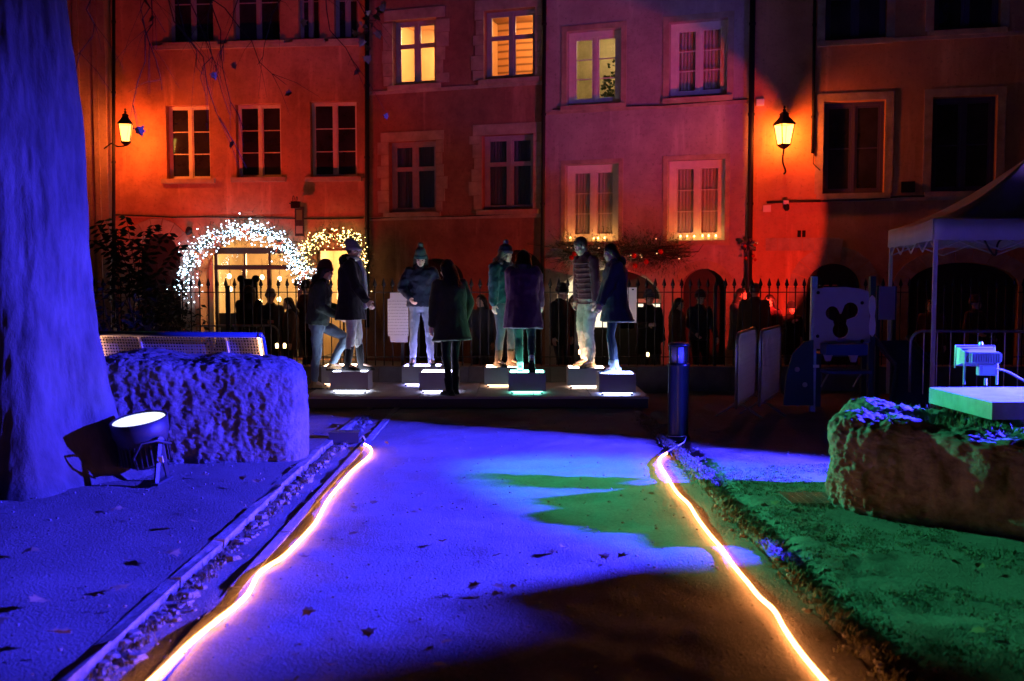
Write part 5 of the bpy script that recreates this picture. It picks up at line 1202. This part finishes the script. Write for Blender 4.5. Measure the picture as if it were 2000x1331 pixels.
c_green, c_jeans, c_maroon, c_black, c_lgrey, c_grey = C('dark_green', (.035, .06, .05)), C('blue_jeans', (.16, .24, .34)), C('maroon', (.07, .02, .03)), C('black', (.012, .012, .015)), C('light_grey', (.5, .5, .48)), C('grey_knit', (.25, .26, .3))
c_navy, c_teal, c_purple, c_dkpants, c_beige, c_mar2, c_legg, c_palejean = C('navy', (.03, .035, .07), rough=.6), C('teal', (.02, .075, .08), rough=.6), C('plum', (.08, .02, .07)), C('bottle_green', (.015, .05, .045)), C('beige', (.46, .41, .34)), C('maroon_quilt', (.11, .03, .045), rough=.55), C('blue_legging', (.05, .09, .15)), C('pale_jeans', (.28, .30, .42))
c_olive, c_white, c_tan, c_brownb, c_hair, c_hairb, c_fur, c_slate = C('olive', (.045, .055, .02)), C('white_knit', (.55, .55, .52)), C('tan_leather', (.40, .25, .12)), C('brown_leather', (.10, .06, .035), rough=.5), mat('dark_hair', (.012, .009, .008), .5), mat('grey_brown_hair', (.10, .08, .06), .5), C('grey_fur', (.30, .29, .27)), C('slate', (.07, .08, .10))
c_knit2 = C('green_pattern_knit', (.10, .16, .13)); c_sneak = C('pale_sneaker', (.45, .6, .62)); c_whshoe = C('white_sneaker', (.75, .78, .76))
bl = lambda B_, dx=0, dy=0: (B_[0] + dx, B_[1] + dy, B_[2])
EASTF = math.pi / 2   # rz that turns a figure from facing the camera (-Y) to facing +X
# woman stepping up: one foot on the platform, the other on the plinth
px_ = G(638, 752, pz); 
person('person in dark green hooded jacket and jeans stepping onto a plinth, wearing a maroon beanie', (px_.x, 13.55, pz), EASTF, 1.70, feet={'L': (-.12, -.22, B1f[2] - pz, 0), 'R': (.1, .07, 0, 0)}, pelvis=(0, -.02, .955), lean=(0, -.06, 0),
       hands={'L': (.13, -.33, 1.08), 'R': (-.16, -.30, 1.02)}, poles={'L': (.3, 1, -.6), 'R': (-.3, 1, -.6)}, head=(0.0, .18), top=dict(m=c_green, len=.06, w=1.12, aw=1.2, fold=.035), legs=dict(m=c_jeans, fold=.03), shoe=dict(m=c_tan), hair=dict(m=c_hair, len=.22), hat=dict(m=c_maroon, tall=.03), hood=dict(m=c_black))
person('person in black fur hooded coat, grey beanie and long white scarf standing on a plinth', (B1f[0] + .02, B1f[1] - .02, B1f[2]), EASTF, 1.68, feet={'L': (.09, -.10, 0, .05), 'R': (-.1, .06, 0, -.1)}, hands={'L': (.22, -.12, .98), 'R': (-.20, -.22, .95)}, head=(.15, .2),
       top=dict(m=c_black, len=.26, fold=.04, aw=1.25, w=1.22, flare=.6, name='coat'), legs=dict(m=c_lgrey, cut=.42, w=1.02, fold=.022), shoe=dict(m=c_black, shaft=.24), hair=dict(m=c_hairb, len=.0), hat=dict(m=c_grey, tall=.03, slouch=.5), hood=dict(m=c_black, fur=.03), scarf=dict(m=c_white, len=.62))
person('person in navy jacket and pale jeans with patterned pompom beanie, hand on hip', (B2b[0] - .02, B2b[1] - .02, B2b[2]), 0.05, 1.60, feet={'L': (.14, -.02, 0, .25), 'R': (-.12, 0, 0, -.1)}, pelvis=(0, .01, .90), hands={'R': (-.15, -.17, .96), 'L': (.19, -.10, .90)}, poles={'R': (-1, .35, -.3), 'L': (1, .5, -.2)}, head=(0, .34),
       top=dict(m=c_navy, len=.06, w=1.16, aw=1.2, fold=.04), legs=dict(m=c_palejean, w=.98, fold=.03), shoe=dict(m=c_slate, sole=c_lgrey), hair=dict(m=c_hair, len=.2), hat=dict(m=c_knit2, cuff=c_teal, tall=.035, pom=c_knit2), scarf=None)
pp4 = G(886, 763, pz)
person('person with long dark hair in a long olive black coat standing on the platform edge', (pp4.x, PF + .22, pz), math.pi + .55, 1.73, feet={'L': (.06, .06, 0, .1), 'R': (-.08, -.05, 0, -.1)}, hands={'L': (.27, -.06, .84), 'R': (-.24, -.10, .96)}, poles={'R': (-1, .6, -.2), 'L': (1, .3, -.2)}, head=(.2, .25), lean=(0, -.05, 0),
       top=dict(m=c_olive, len=.26, w=1.16, aw=1.2, fold=.035, flare=1.1, name='coat', trim=c_olive), legs=dict(m=c_black, w=.8, ankle=.9), shoe=dict(m=c_black, shaft=.12), hair=dict(m=c_hair, len=.34))
person('person in dark teal jacket with fur hood and navy pompom beanie facing the plum coat', (B3b[0] + .0, B3b[1] - .02, B3b[2]), EASTF - .75, 1.66, feet={'L': (.1, -.04, 0, .15), 'R': (-.1, .02, 0, -.1)}, hands={'R': (-.27, -.06, .82), 'L': (.22, -.16, .9)}, poles={'R': (-.8, .8, -.2)}, head=(.25, .2),
       top=dict(m=c_teal, len=.05, w=1.22, aw=1.35, fold=.045), legs=dict(m=c_slate, w=1.0, cut=.22), shoe=dict(m=c_brownb, shaft=.13), hair=dict(m=c_hairb, len=.16), hat=dict(m=c_navy, pom=c_fur), hood=dict(m=c_fur, fur=.04))
person('person seen from behind in a long plum coat lifting one shoe off a plinth', (B3f[0] - .03, B3f[1] - .0, B3f[2]), math.pi - .05, 1.60, feet={'L': (.06, 0, 0, .05), 'R': (-.10, .26, .10, -.1)}, pelvis=(.02, .02, .895), heel={'R': .95}, hands={'L': (.20, -.24, .88), 'R': (-.22, -.24, .86)}, poles={'L': (1, .5, -.2), 'R': (-1, .5, -.2)}, lean=(0, -.04, 0), head=(0, .45),
       top=dict(m=c_purple, len=.34, w=1.32, aw=1.3, flare=.9, name='coat', fold=.045), legs=dict(m=c_dkpants, w=1.0, cut=.15), shoe=dict(m=c_whshoe, sole=c_black), hair=dict(m=c_hair, len=.05), hat=None)
person('bare headed person in maroon quilted jacket and beige trousers looking down', (B4b[0] + .02, B4b[1] - .03, B4b[2]), -EASTF + .55, 1.79, feet={'L': (.1, -.02, 0, .15), 'R': (-.1, .03, 0, -.1)}, hands={'L': (.25, -.06, .88), 'R': (-.25, -.04, .86)}, head=(-.15, .5), lean=(0, -.05, 0),
       top=dict(m=c_mar2, len=.05, w=1.0, quilt=True), legs=dict(m=c_beige, w=1.1, fold=.04), shoe=dict(m=c_tan), hair=dict(m=c_hairb, len=.0))
person('long haired person in navy and teal parka on the blue plinth', (B4f[0] - .04, B4f[1] + .0, B4f[2]), -EASTF + .12, 1.66, feet={'L': (.08, -.03, 0, .1), 'R': (-.09, .06, 0, -.05)}, hands={'L': (.20, -.22, .86), 'R': (-.2, -.16, .86)}, head=(-.05, .3),
       top=dict(m=c_navy, len=.27, w=1.2, aw=1.2, flare=1.2, name='coat', fold=.04, sway=(0, .03, 0), trim=c_teal), legs=dict(m=c_legg, w=.82, fold=.006, cut=.12), shoe=dict(m=c_sneak, sole=c_whshoe, shaft=.07), hair=dict(m=c_hair, len=.40), hood=dict(m=c_navy))

# crowd on the street behind the fence
c_red, c_brown = C('dark_red', (.10, .025, .022)), C('brown', (.09, .055, .035))
crowd = [  # px, head-top py, depth, rz, coat, hat, hair, label
 (486, 562, 18.6, math.pi, c_black, None, .2, 'dark figure looking into the glowing shop window beside the menu board'),
 (529, 572, 18.2, .4, c_navy, c_grey, 0, 'dark figure in a cap before the shop front, centre pane behind'),
 (565, 585, 17.6, -1.2, c_brown, None, .1, 'dark figure in brown at the shop front, close to the door garland'),
 (597, 552, 19.4, 2.2, c_maroon, c_black, 0, 'figure in maroon between the white and the warm garland'),
 (940, 580, 17.2, -.5, c_slate, None, .2, 'figure in a slate coat behind the fence between olive coat and teal jacket'),
 (1096, 562, 17.4, .9, c_black, c_black, 0, 'hooded dark figure behind the fence before the restaurant panes'),
 (1122, 580, 18.0, -.6, c_red, None, .15, 'figure in dark red behind the hooded one before the restaurant'),
 (1268, 574, 17.0, .2, c_black, c_slate, 0, 'dark figure with pointed beanie before the bright restaurant pane'),
 (1325, 586, 17.3, 1.0, c_brown, None, .3, 'long haired figure in brown behind the bollard and fence'),
 (1368, 574, 17.6, .3, c_navy, c_maroon, 0, 'figure in navy with maroon beanie at the small arched door'),
 (1447, 568, 17.9, .6, c_slate, None, .2, 'figure in slate behind the two steel barriers'),
 (1474, 558, 17.0, 3.0, c_brown, None, 0, 'tall figure in brown leather turned to the houses behind the steel barriers'),
 (1504, 580, 17.6, -.8, c_maroon, None, .2, 'figure in maroon behind the steel barriers'),
 (1546, 597, 18.0, .1, c_black, c_black, 0, 'short dark figure beside the play panel behind the fence'),
 (1820, 590, 17.2, -.4, c_red, None, .1, 'figure in dark red under the gazebo edge behind the fence'),
 (1905, 585, 17.6, .5, c_brown, c_maroon, 0, 'figure in brown behind the fence at the gazebo'),
]
for i, (px, py, d, rz, coat, hat, hl, lab) in enumerate(crowd):
    p = D(px, py, d); H = max(1.5, min(1.86, p.z - ST)); 
    rc = random.Random(i); kw = {}
    if hat: kw['hat'] = dict(m=hat, tall=.02)
    hands = {'L': (.22, -.20, .95), 'R': (-.2, -.22, 1.02)} if i % 3 == 0 else ({'L': (.26, -.05, .82), 'R': (-.12, -.32, 1.2)} if i % 3 == 1 else None)
    person(lab, (p.x, d, ST), rz, H, head=(rc.uniform(-.4, .4), rc.uniform(0, .2)), hands=hands, top=dict(m=coat, len=(.08, .28, .2)[i % 3], w=1.06), legs=dict(m=(c_black, c_slate, c_navy)[i % 3]), shoe=dict(m=c_black), hair=dict(m=(c_hair, c_hairb)[i % 2], len=hl), res=1.9, group='people on the street behind the fence', **kw)

# ------------------------------------------------------------------ shrub by the fence
M_shrub = mat('shrub_leaf', (.016, .024, .011), .6, var=.4, vscale=9); rs = random.Random(21)
def shrub(label, base, spread, height, nst, lpx):
    t = thing('shrub', label, 'shrub', base); lf = MB()
    for i in range(nst):
        a = rs.uniform(0, 6.28); rr = spread * math.sqrt(rs.random()); tip = base + V((rr * math.cos(a) * 1.0, rr * .5 * math.sin(a), height * rs.uniform(.45, 1.0) * (1 - .25 * (rr / spread) ** 2)))
        mid = base.lerp(tip, .5) + V((rs.gauss(0, .1), rs.gauss(0, .08), .12)); b0 = base + V((rs.gauss(0, .15), rs.gauss(0, .1), 0))
        pts = smoothpath([b0, mid, tip], 5); MB().tube(pts, [.012 - .009 * k / (len(pts) - 1) for k in range(len(pts))], 5).build('stem', M_twig, t, True)
        for k in range(lpx):
            q = pts[rs.randint(2, len(pts) - 1)].lerp(tip, rs.random() * .8) + V((rs.gauss(0, .09), rs.gauss(0, .09), rs.gauss(0, .07)))
            d = V((rs.gauss(0, 1), rs.gauss(0, 1), rs.gauss(-.1, .5))).normalized(); n = V((rs.gauss(0, .6), rs.gauss(-.5, .6), 1)).normalized(); L = rs.uniform(.07, .13)
            w = d.cross(n).normalized() * L * .24; q2 = q + d * L * .5; lf.add([q, q2 + w + n * .01, q + d * L, q2 - w + n * .01], [(0, 1, 2, 3)])
    for (x, y) in lpx_sprays.get(label, ()):
        tip = D(x, y, base.y); b0 = base + V((rs.gauss(0, .3), 0, height * .5)); pts = smoothpath([b0, b0.lerp(tip, .55) + V((0, 0, .1)), tip], 7); MB().tube(pts, [.009 - .007 * k / (len(pts) - 1) for k in range(len(pts))], 5).build('stem', M_twig, t, True)
        for k in range(5, len(pts)):
            for sg in (-1, 1):
                for rep in range(2):
                    d = V((sg * .8, rs.gauss(0, .3), -.35 + rs.gauss(0, .2))).normalized(); L = rs.uniform(.10, .15); n = V((0, -.8, .6)); w = d.cross(n).normalized() * L * .2; q = pts[k]; q2 = q + d * L * .5
                    lf.add([q, q2 + w, q + d * L, q2 - w], [(0, 1, 2, 3)])
    lf.build('foliage', M_shrub, t)
    return t
lpx_sprays = {'tall arching shrub before the fence at the ochre house': ((246, 424), (232, 448), (228, 470), (300, 440), (282, 452), (205, 430), (190, 440), (262, 470), (330, 455), (180, 470), (352, 480), (215, 455))}
shrub('tall arching shrub before the fence at the ochre house', V((-5.25, 13.7, 0)), 1.15, 1.75, 46, 46)
shrub('broad leafy shrub between the tree trunk and the bench', V((-6.3, 13.2, 0)), .9, 1.5, 30, 40)
shrub('small leafy plant under the end of the white garland', V((-4.15, 14.45, 0)), .55, 1.05, 18, 24)

# ------------------------------------------------------------------ crowd barriers
def barrier(label, base, rz, L=1.55, Hh=1.05, nb=15, feet=True, roll=0.0):
    t = thing('crowd_barrier', label, 'barrier', base, rz, 'steel crowd barriers')
    Lc = lambda x, y, z: V((x, y, z))
    r = .018; zb = .14; cr = .14; pts = []
    for k in range(7): a = math.pi + math.pi / 2 * k / 6 * -1; pts.append(V((-L / 2 + cr + cr * math.cos(math.pi - math.pi / 2 * k / 6), 0, Hh - cr + cr * math.sin(math.pi / 2 * k / 6))))
    pts2 = [V((-p.x, 0, p.z)) for p in reversed(pts)]
    MB().tube([V((-L / 2, 0, zb))] + pts + pts2 + [V((L / 2, 0, zb))], r, 8).build('frame_tube', M_steel, t, True, local=True)
    MB().tube([(-L / 2, 0, zb + .02), (L / 2, 0, zb + .02)], .014, 8).build('bottom_rail', M_steel, t, local=True)
    me = MB().tube([(0, 0, zb + .03), (0, 0, Hh - .012)], .0065, 6).mesh('bar')
    for k in range(1, nb): o = link('bar', me, M_steel, t); o.location = (-L / 2 + L * k / nb, 0, 0)
    for x in (-L * .36, L * .36): MB().tube([V((x, -.28, .012)), V((x, -.05, .16)), V((x, .05, .16)), V((x, .28, .012))], .014, 6).build('foot', M_steel, t, local=True)
    for z in (.45, .8): MB().tube([(L / 2, 0, z), (L / 2 + .04, 0, z), (L / 2 + .04, 0, z - .06)], .007, 6).build('hook', M_steel, t, local=True)
    return t
pA = G(1470, 780, 0); barrier('steel crowd barrier beside the play panel, first of two seen edge on', V((2.92, 12.35, 0)), R(68), 1.5, 1.03, 17)
barrier('steel crowd barrier parked against its twin near the play panel', V((3.27, 12.55, 0)), R(66), 1.5, 1.05, 17)
p = G(1930, 790, 0); barrier('steel crowd barrier under the front of the gazebo', V((5.75, 11.75, 0)), R(-6), 2.0, 1.05, 13)
barrier('steel crowd barrier on the street before the garlanded shop', V((-5.3, 17.4, ST)), R(3), 2.4, 1.15, 19)

# ------------------------------------------------------------------ gazebo
M_canvas = mat('canvas', (.55, .53, .55), .85, var=.1, vscale=4, bump=.1, bscale=9); M_canvas.node_tree.nodes['Principled BSDF'].inputs['Transmission Weight'].default_value = 0
g0 = V((4.85, 11.5)); gd = V((.52, 2.7)).normalized(); gr = V((gd.y, -gd.x)); GS = 2.85
cs = [g0, g0 + gr * GS, g0 + gr * GS + gd * GS, g0 + gd * GS]; cc = sum(cs, V((0, 0))) / 4
gz = thing('gazebo', 'white pop up gazebo with peaked canopy beside the fence', 'gazebo', (cc.x, cc.y, 0)); zt, zv, zpk = 2.36, 2.12, 3.22
W3 = lambda p, z: V((p.x, p.y, z))
for k in range(4):
    a, c = cs[k], cs[(k + 1) % 4]; vs = []; fs = []; N = 10
    for i in range(N + 1):
        for j in range(N + 1):
            f, g = i / N, j / N; e = a.lerp(c, f); q = e.lerp(cc, g); sag = -.10 * math.sin(math.pi * g) * (1 - .3 * abs(2 * f - 1)) - .03 * math.sin(math.pi * f) * (1 - g)
            vs.append(W3(q, zt + (zpk - zt) * (g ** 1.15) + sag))
    for i in range(N):
        for j in range(N): q = i * (N + 1) + j; fs.append((q, q + 1, q + N + 2, q + N + 1))
    o = MB().add(vs, fs).build('canopy_panel', M_canvas, gz, True)
    m = o.modifiers.new('cloth', 'SOLIDIFY'); m.thickness = .004
    vs = []; fs = []; N = 24; out = (a + c) / 2 - cc; out.normalize()
    for i in range(N + 1):
        e = a.lerp(c, i / N) + out * (.010 + .004 * math.sin(i * .5)); vs += [W3(a.lerp(c, i / N) + out * .006, zt - .002 - .03 * math.sin(math.pi * i / N)), W3(e, zv - .006 * math.sin(i * .6) - .02 * math.sin(math.pi * i / N))]
        if i: fs.append((2 * i - 2, 2 * i, 2 * i + 1, 2 * i - 1))
    o = MB().add(vs, fs).build('valance', M_canvas, gz, True); m = o.modifiers.new('cloth', 'SOLIDIFY'); m.thickness = .003
    MB().box(W3(a.lerp(cc, .02), zt / 2 - .02), (.045, .045, zt - .06), rot(0, 0, math.atan2(gd.y, gd.x))).build('post', M_white, gz)
    MB().box(W3(a.lerp(cc, .02), .008), (.12, .12, .014)).build('foot_plate', M_steel, gz)
    n = 4
    for i in range(n):
        p0_, p1_ = a.lerp(c, i / n).lerp(cc, .02), a.lerp(c, (i + 1) / n).lerp(cc, .02)
        for (z0, z1) in ((zt - .08, zt - .36), (zt - .36, zt - .08)): MB().tube([W3(p0_, z0), W3(p1_, z1)], .011, 4).build('truss_bar', M_white, gz)
MB().tube([W3(cc, 2.3), W3(cc, zpk - .02)], .02, 8).build('peak_pole', M_white, gz)
b = MB(); q = W3(cs[0].lerp(cs[1], .2), zt - .3); b.tube(smoothpath([q + V((0, .2, .2)), q, q + V((.1, 0, -.12)), q + V((.18, .05, .05)), q + V((.5, .1, .1))]), .012, 6); b.build('hanging_cable', M_cable, gz, True)

# ------------------------------------------------------------------ play tower
M_playp = mat('grey_play_panel', (.42, .40, .42), .5, var=.08, vscale=6); M_playg = mat('dark_green_panel', (.02, .05, .05), .5); M_playb = mat('blue_play_panel', (.03, .06, .22), .45)
pd = 12.3; pt = thing('play_tower', 'small play tower with three lobed hole in its grey panel and a slide', 'play tower', (4.1, pd, 0))
def pq_(x, y, d=pd): q = D(x, y, d); return (q.x, q.z)
outl = [pq_(*p) for p in ((1590, 566), (1610, 562), (1650, 561), (1680, 564), (1697, 570), (1699, 640), (1700, 668), (1693, 672), (1685, 673), (1678, 690), (1672, 708), (1662, 708), (1656, 690), (1648, 686), (1630, 685), (1622, 706), (1612, 706), (1608, 690), (1602, 682), (1590, 681))]
def lobes():
    cx, cz = pq_(1641, 627); L = [(pq_(1626, 612), .085), (pq_(1661, 607), .10), (pq_(1642, 645), .10)]; out = []
    for k in range(48):
        a = 2 * math.pi * k / 48; d = V((math.cos(a), math.sin(a))); far = .085
        for (c, r) in L:
            o = V((cx - c[0], cz - c[1])); bq = o.dot(d); cq = o.dot(o) - r * r; ds = bq * bq - cq
            if ds > 0: far = max(far, -bq + math.sqrt(ds))
        out.append((cx + d.x * far, cz + d.y * far))
    return out
MB().prism(outl, [lobes()], .02, lambda x, y, d: V((x, pd + d, y))).build('front_panel', M_playp, pt, fix=True)
for (x, y) in ((1598, 572), (1684, 592), (1597, 657), (1684, 667)): q = D(x, y, pd - .01); MB().ell(q, (.022, .012, .022)).build('bolt', M_iron, pt)
for (x, z0, z1) in ((1590, 760, 556), (1704, 760, 560)): a = D(x, 560, pd + .06); MB().box((a.x, pd + .065, .85), (.07, .07, 1.7)).build('post', M_playg if x > 1600 else M_steel, pt)
for (x) in (1600, 1690): a = D(x, 560, pd + .55); MB().box((a.x, pd + .55, .36), (.07, .07, .72)).build('post', M_playg, pt)
a = D(1590, 690, pd).x; c = D(1704, 690, pd).x; MB().box(((a + c) / 2, pd + .33, .72), (c - a - .1, .5, .04)).build('deck', M_playg, pt)
wav = [pq_(*p) for p in ((1697, 582), (1701, 577), (1706, 582), (1707, 600), (1705, 618), (1707, 634), (1706, 650), (1701, 658), (1696, 652), (1695, 636), (1698, 618), (1694, 600))]
MB().prism(wav, [], .03, lambda x, y, d: V((x, pd - .06 + d, y))).build('wavy_handle', M_plastic_w, pt, fix=True)
sidep = [pq_(*p) for p in ((1530, 792), (1535, 735), (1548, 690), (1570, 668), (1588, 664), (1588, 792))]
MB().prism(sidep, [], .03, lambda x, y, d: V((x, pd - .02 + d, y))).build('side_panel', M_playg, pt, fix=True)
for (x, y) in ((1557, 722), (1572, 752)): q = D(x, y, pd - .03); MB().ell(q, (.032, .012, .032)).build('bolt_cap', M_playp, pt, True)
q = D(1650, 683, pd - .2); MB().box((q.x, pd - .16, q.z), (.5, .24, .13)).build('counter', M_playb, pt); q = D(1655, 727, pd - .2); MB().box((q.x, pd - .14, q.z), (.55, .26, .035)).build('seat_board', M_playb, pt)
for s_ in (-.2, .2): MB().tube([(q.x + s_, pd - .14, q.z), (q.x + s_ - .06, pd - .02, q.z - .2)], .012, 6).build('seat_strut', M_steel, pt)
q = D(1595, 716, pd - .05); MB().box((q.x, pd - .03, q.z), (.07, .02, .035)).build('label_plate', M_plastic_w, pt)
b = MB(); a = D(1703, 640, pd); e = D(1745, 785, pd - .9); b.tube([V((a.x + .05, pd + .1, .95)), V((a.x + .25, pd - .2, .62)), V((e.x + .05, pd - .7, .16)), V((e.x + .2, pd - 1.0, .09))], .035, 6); b.build('slide_rail', M_playg, pt, True)
b = MB(); b.tube([V((a.x + .5, pd + .15, .95)), V((a.x + .7, pd - .15, .62)), V((e.x + .5, pd - .65, .16)), V((e.x + .65, pd - .95, .09))], .035, 6); b.build('slide_rail', M_playg, pt, True)
b = MB(); pts = [V((a.x + .05, pd + .1, .9)), V((a.x + .25, pd - .2, .57)), V((e.x + .05, pd - .7, .12)), V((e.x + .2, pd - 1.0, .06))]; b.loft([[p, p + V((.45, .05, 0)), p + V((.45, .05, -.02)), p + V((0, 0, -.02))] for p in pts]); b.build('slide_chute', M_playg, pt)
pp_ = pt; a, z1 = pq_(1717, 560, 13.3); c, z0 = pq_(1747, 625, 13.3)
MB().box(((a + c) / 2, 13.3, (z0 + z1) / 2), (c - a, .02, z1 - z0)).build('rear_panel', M_playp, pp_); MB().box((a, 13.33, z1 / 2), (.05, .05, z1)).build('post', M_playg, pp_); MB().box((c, 13.33, z1 / 2), (.05, .05, z1)).build('post', M_playg, pp_)
# road-side red gear glints: low stacked crates by the play tower
# ------------------------------------------------------------------ notices on the fence
def printed():
    m = bpy.data.materials.new('printed_sheet'); m.use_nodes = True; nt = m.node_tree; b = nt.nodes['Principled BSDF']; b.inputs['Roughness'].default_value = .7
    tc = nt.nodes.new('ShaderNodeTexCoord'); mp = nt.nodes.new('ShaderNodeMapping'); mp.inputs['Scale'].default_value = (30, 1, 22); nt.links.new(tc.outputs['Object'], mp.inputs['Vector'])
    sp_ = nt.nodes.new('ShaderNodeSeparateXYZ'); nt.links.new(mp.outputs[0], sp_.inputs[0]); pg = nt.nodes.new('ShaderNodeMath'); pg.operation = 'PINGPONG'; pg.inputs[1].default_value = .5; nt.links.new(sp_.outputs[2], pg.inputs[0])
    n = nt.nodes.new('ShaderNodeTexNoise'); n.inputs['Scale'].default_value = 2.0; nt.links.new(mp.outputs[0], n.inputs['Vector'])
    g1 = nt.nodes.new('ShaderNodeMath'); g1.operation = 'GREATER_THAN'; g1.inputs[1].default_value = .30; nt.links.new(pg.outputs[0], g1.inputs[0]); g2 = nt.nodes.new('ShaderNodeMath'); g2.operation = 'GREATER_THAN'; g2.inputs[1].default_value = .46; nt.links.new(n.outputs['Fac'], g2.inputs[0])
    mu = nt.nodes.new('ShaderNodeMath'); mu.operation = 'MULTIPLY'; nt.links.new(g1.outputs[0], mu.inputs[0]); nt.links.new(g2.outputs[0], mu.inputs[1])
    mx = nt.nodes.new('ShaderNodeMix'); mx.data_type = 'RGBA'; mx.inputs['A'].default_value = (.40, .38, .37, 1); mx.inputs['B'].default_value = (.27, .26, .26, 1); nt.links.new(mu.outputs[0], mx.inputs['Factor']); nt.links.new(mx.outputs['Result'], b.inputs['Base Color'])
    return m
M_print = printed(); M_sheet = mat('grey_sheet', (.42, .40, .41), .7)
ny = FENCE_Y - .045
a, c = D(757, 584, ny), D(798, 657, ny); t = thing('notice_board', 'grey notice panel with lines of print tied to the fence beside the pale jeans', 'notice', ((a.x + c.x) / 2, ny, c.z))
MB().box(((a.x + c.x) / 2, ny, (a.z + c.z) / 2), (c.x - a.x, .008, a.z - c.z)).build('printed_sheet', M_print, t)
z2 = D(760, 572, ny).z; z3 = D(760, 669, ny).z; MB().box(((a.x + c.x) / 2 + .01, ny + .006, (z2 + z3) / 2), (c.x - a.x - .05, .006, z2 - z3)).build('backing', M_sheet, t)
for (x0, x1) in ((1212, 1226.5), (1228.5, 1243)):
    a, c = D(x0, 562, ny), D(x1, 631, ny); t = thing('paper_notice', 'plain white paper sheet on the fence before the restaurant', 'notice', ((a.x + c.x) / 2, ny, c.z), 0, 'white sheets on the fence'); MB().box(((a.x + c.x) / 2, ny, (a.z + c.z) / 2), (c.x - a.x, .004, a.z - c.z)).build('sheet', M_paper, t)
    for zz in (a.z - .03, c.z + .03): MB().box(((a.x + c.x) / 2, ny - .008, zz), (.03, .01, .02)).build('clip', M_iron, t)
# menu board on the street by the shop
p = D(488, 600, 18.9); t = thing('menu_board', 'dark menu board with two round ears and a pale sheet before the shop', 'menu board', (p.x, 18.9, ST)); a, c = D(468, 545, 18.9), D(505, 690, 18.9)
MB().box(((a.x + c.x) / 2, 18.9, (a.z + ST + .05) / 2), (c.x - a.x, .06, a.z - ST - .05)).build('board', M_dark, t)
for x in (a.x + .03, c.x - .03): MB().lathe((x, 18.9, a.z + .0), [(.07, -.03), (.07, .03)], 14, rot(R(90), 0, 0)).build('round_ear', M_dark, t); MB().box((x, 18.9, ST + .03), (.05, .3, .05)).build('foot', M_dark, t)
MB().box(((a.x + c.x) / 2 + .04, 18.865, D(485, 580, 18.9).z), (.2, .006, .36)).build('sheet', M_paper, t)
# warm lantern lit between the two figures of the first pair, on the street
p = D(671, 575, 19.5); t = thing('table_lantern', 'warm glowing glass lantern on a post before the open door', 'lantern', (p.x, 19.5, ST))
MB().tube([(p.x, 19.5, ST), (p.x, 19.5, p.z - .16)], .02, 8).build('post', M_iron, t); MB().lathe((p.x, 19.5, p.z - .15), [(.09, 0), (.13, .06), (.12, .24), (.05, .3)], 12).build('glass', emis('lantern_warm', (1, .6, .22), 4), t, True); MB().lathe((p.x, 19.5, p.z + .16), [(.07, -.01), (.09, .02), (.01, .1)], 12).build('cap', M_iron, t)
# planter candles along the street kerb
M_tea = emis('tea_light', (1.0, .62, .25), 9.0)
for (x, y) in ((1265, 696), (541, 678), (556, 678), (1133, 690)):
    p = D(x, y, 16.2); t = thing('street_candle', 'tea light on a dark stand glowing on the street behind the fence', 'candle', (p.x, 16.2, ST), 0, 'tea lights on the street'); MB().lathe((p.x, 16.2, ST), [(.06, 0), (.02, .03), (.02, p.z - ST - .03), (.04, p.z - ST - .02)], 10).build('stand', M_iron, t); MB().lathe((p.x, 16.2, p.z - .02), [(.022, 0), (.026, .06), (.014, .08)], 10).build('glow', M_tea, t)
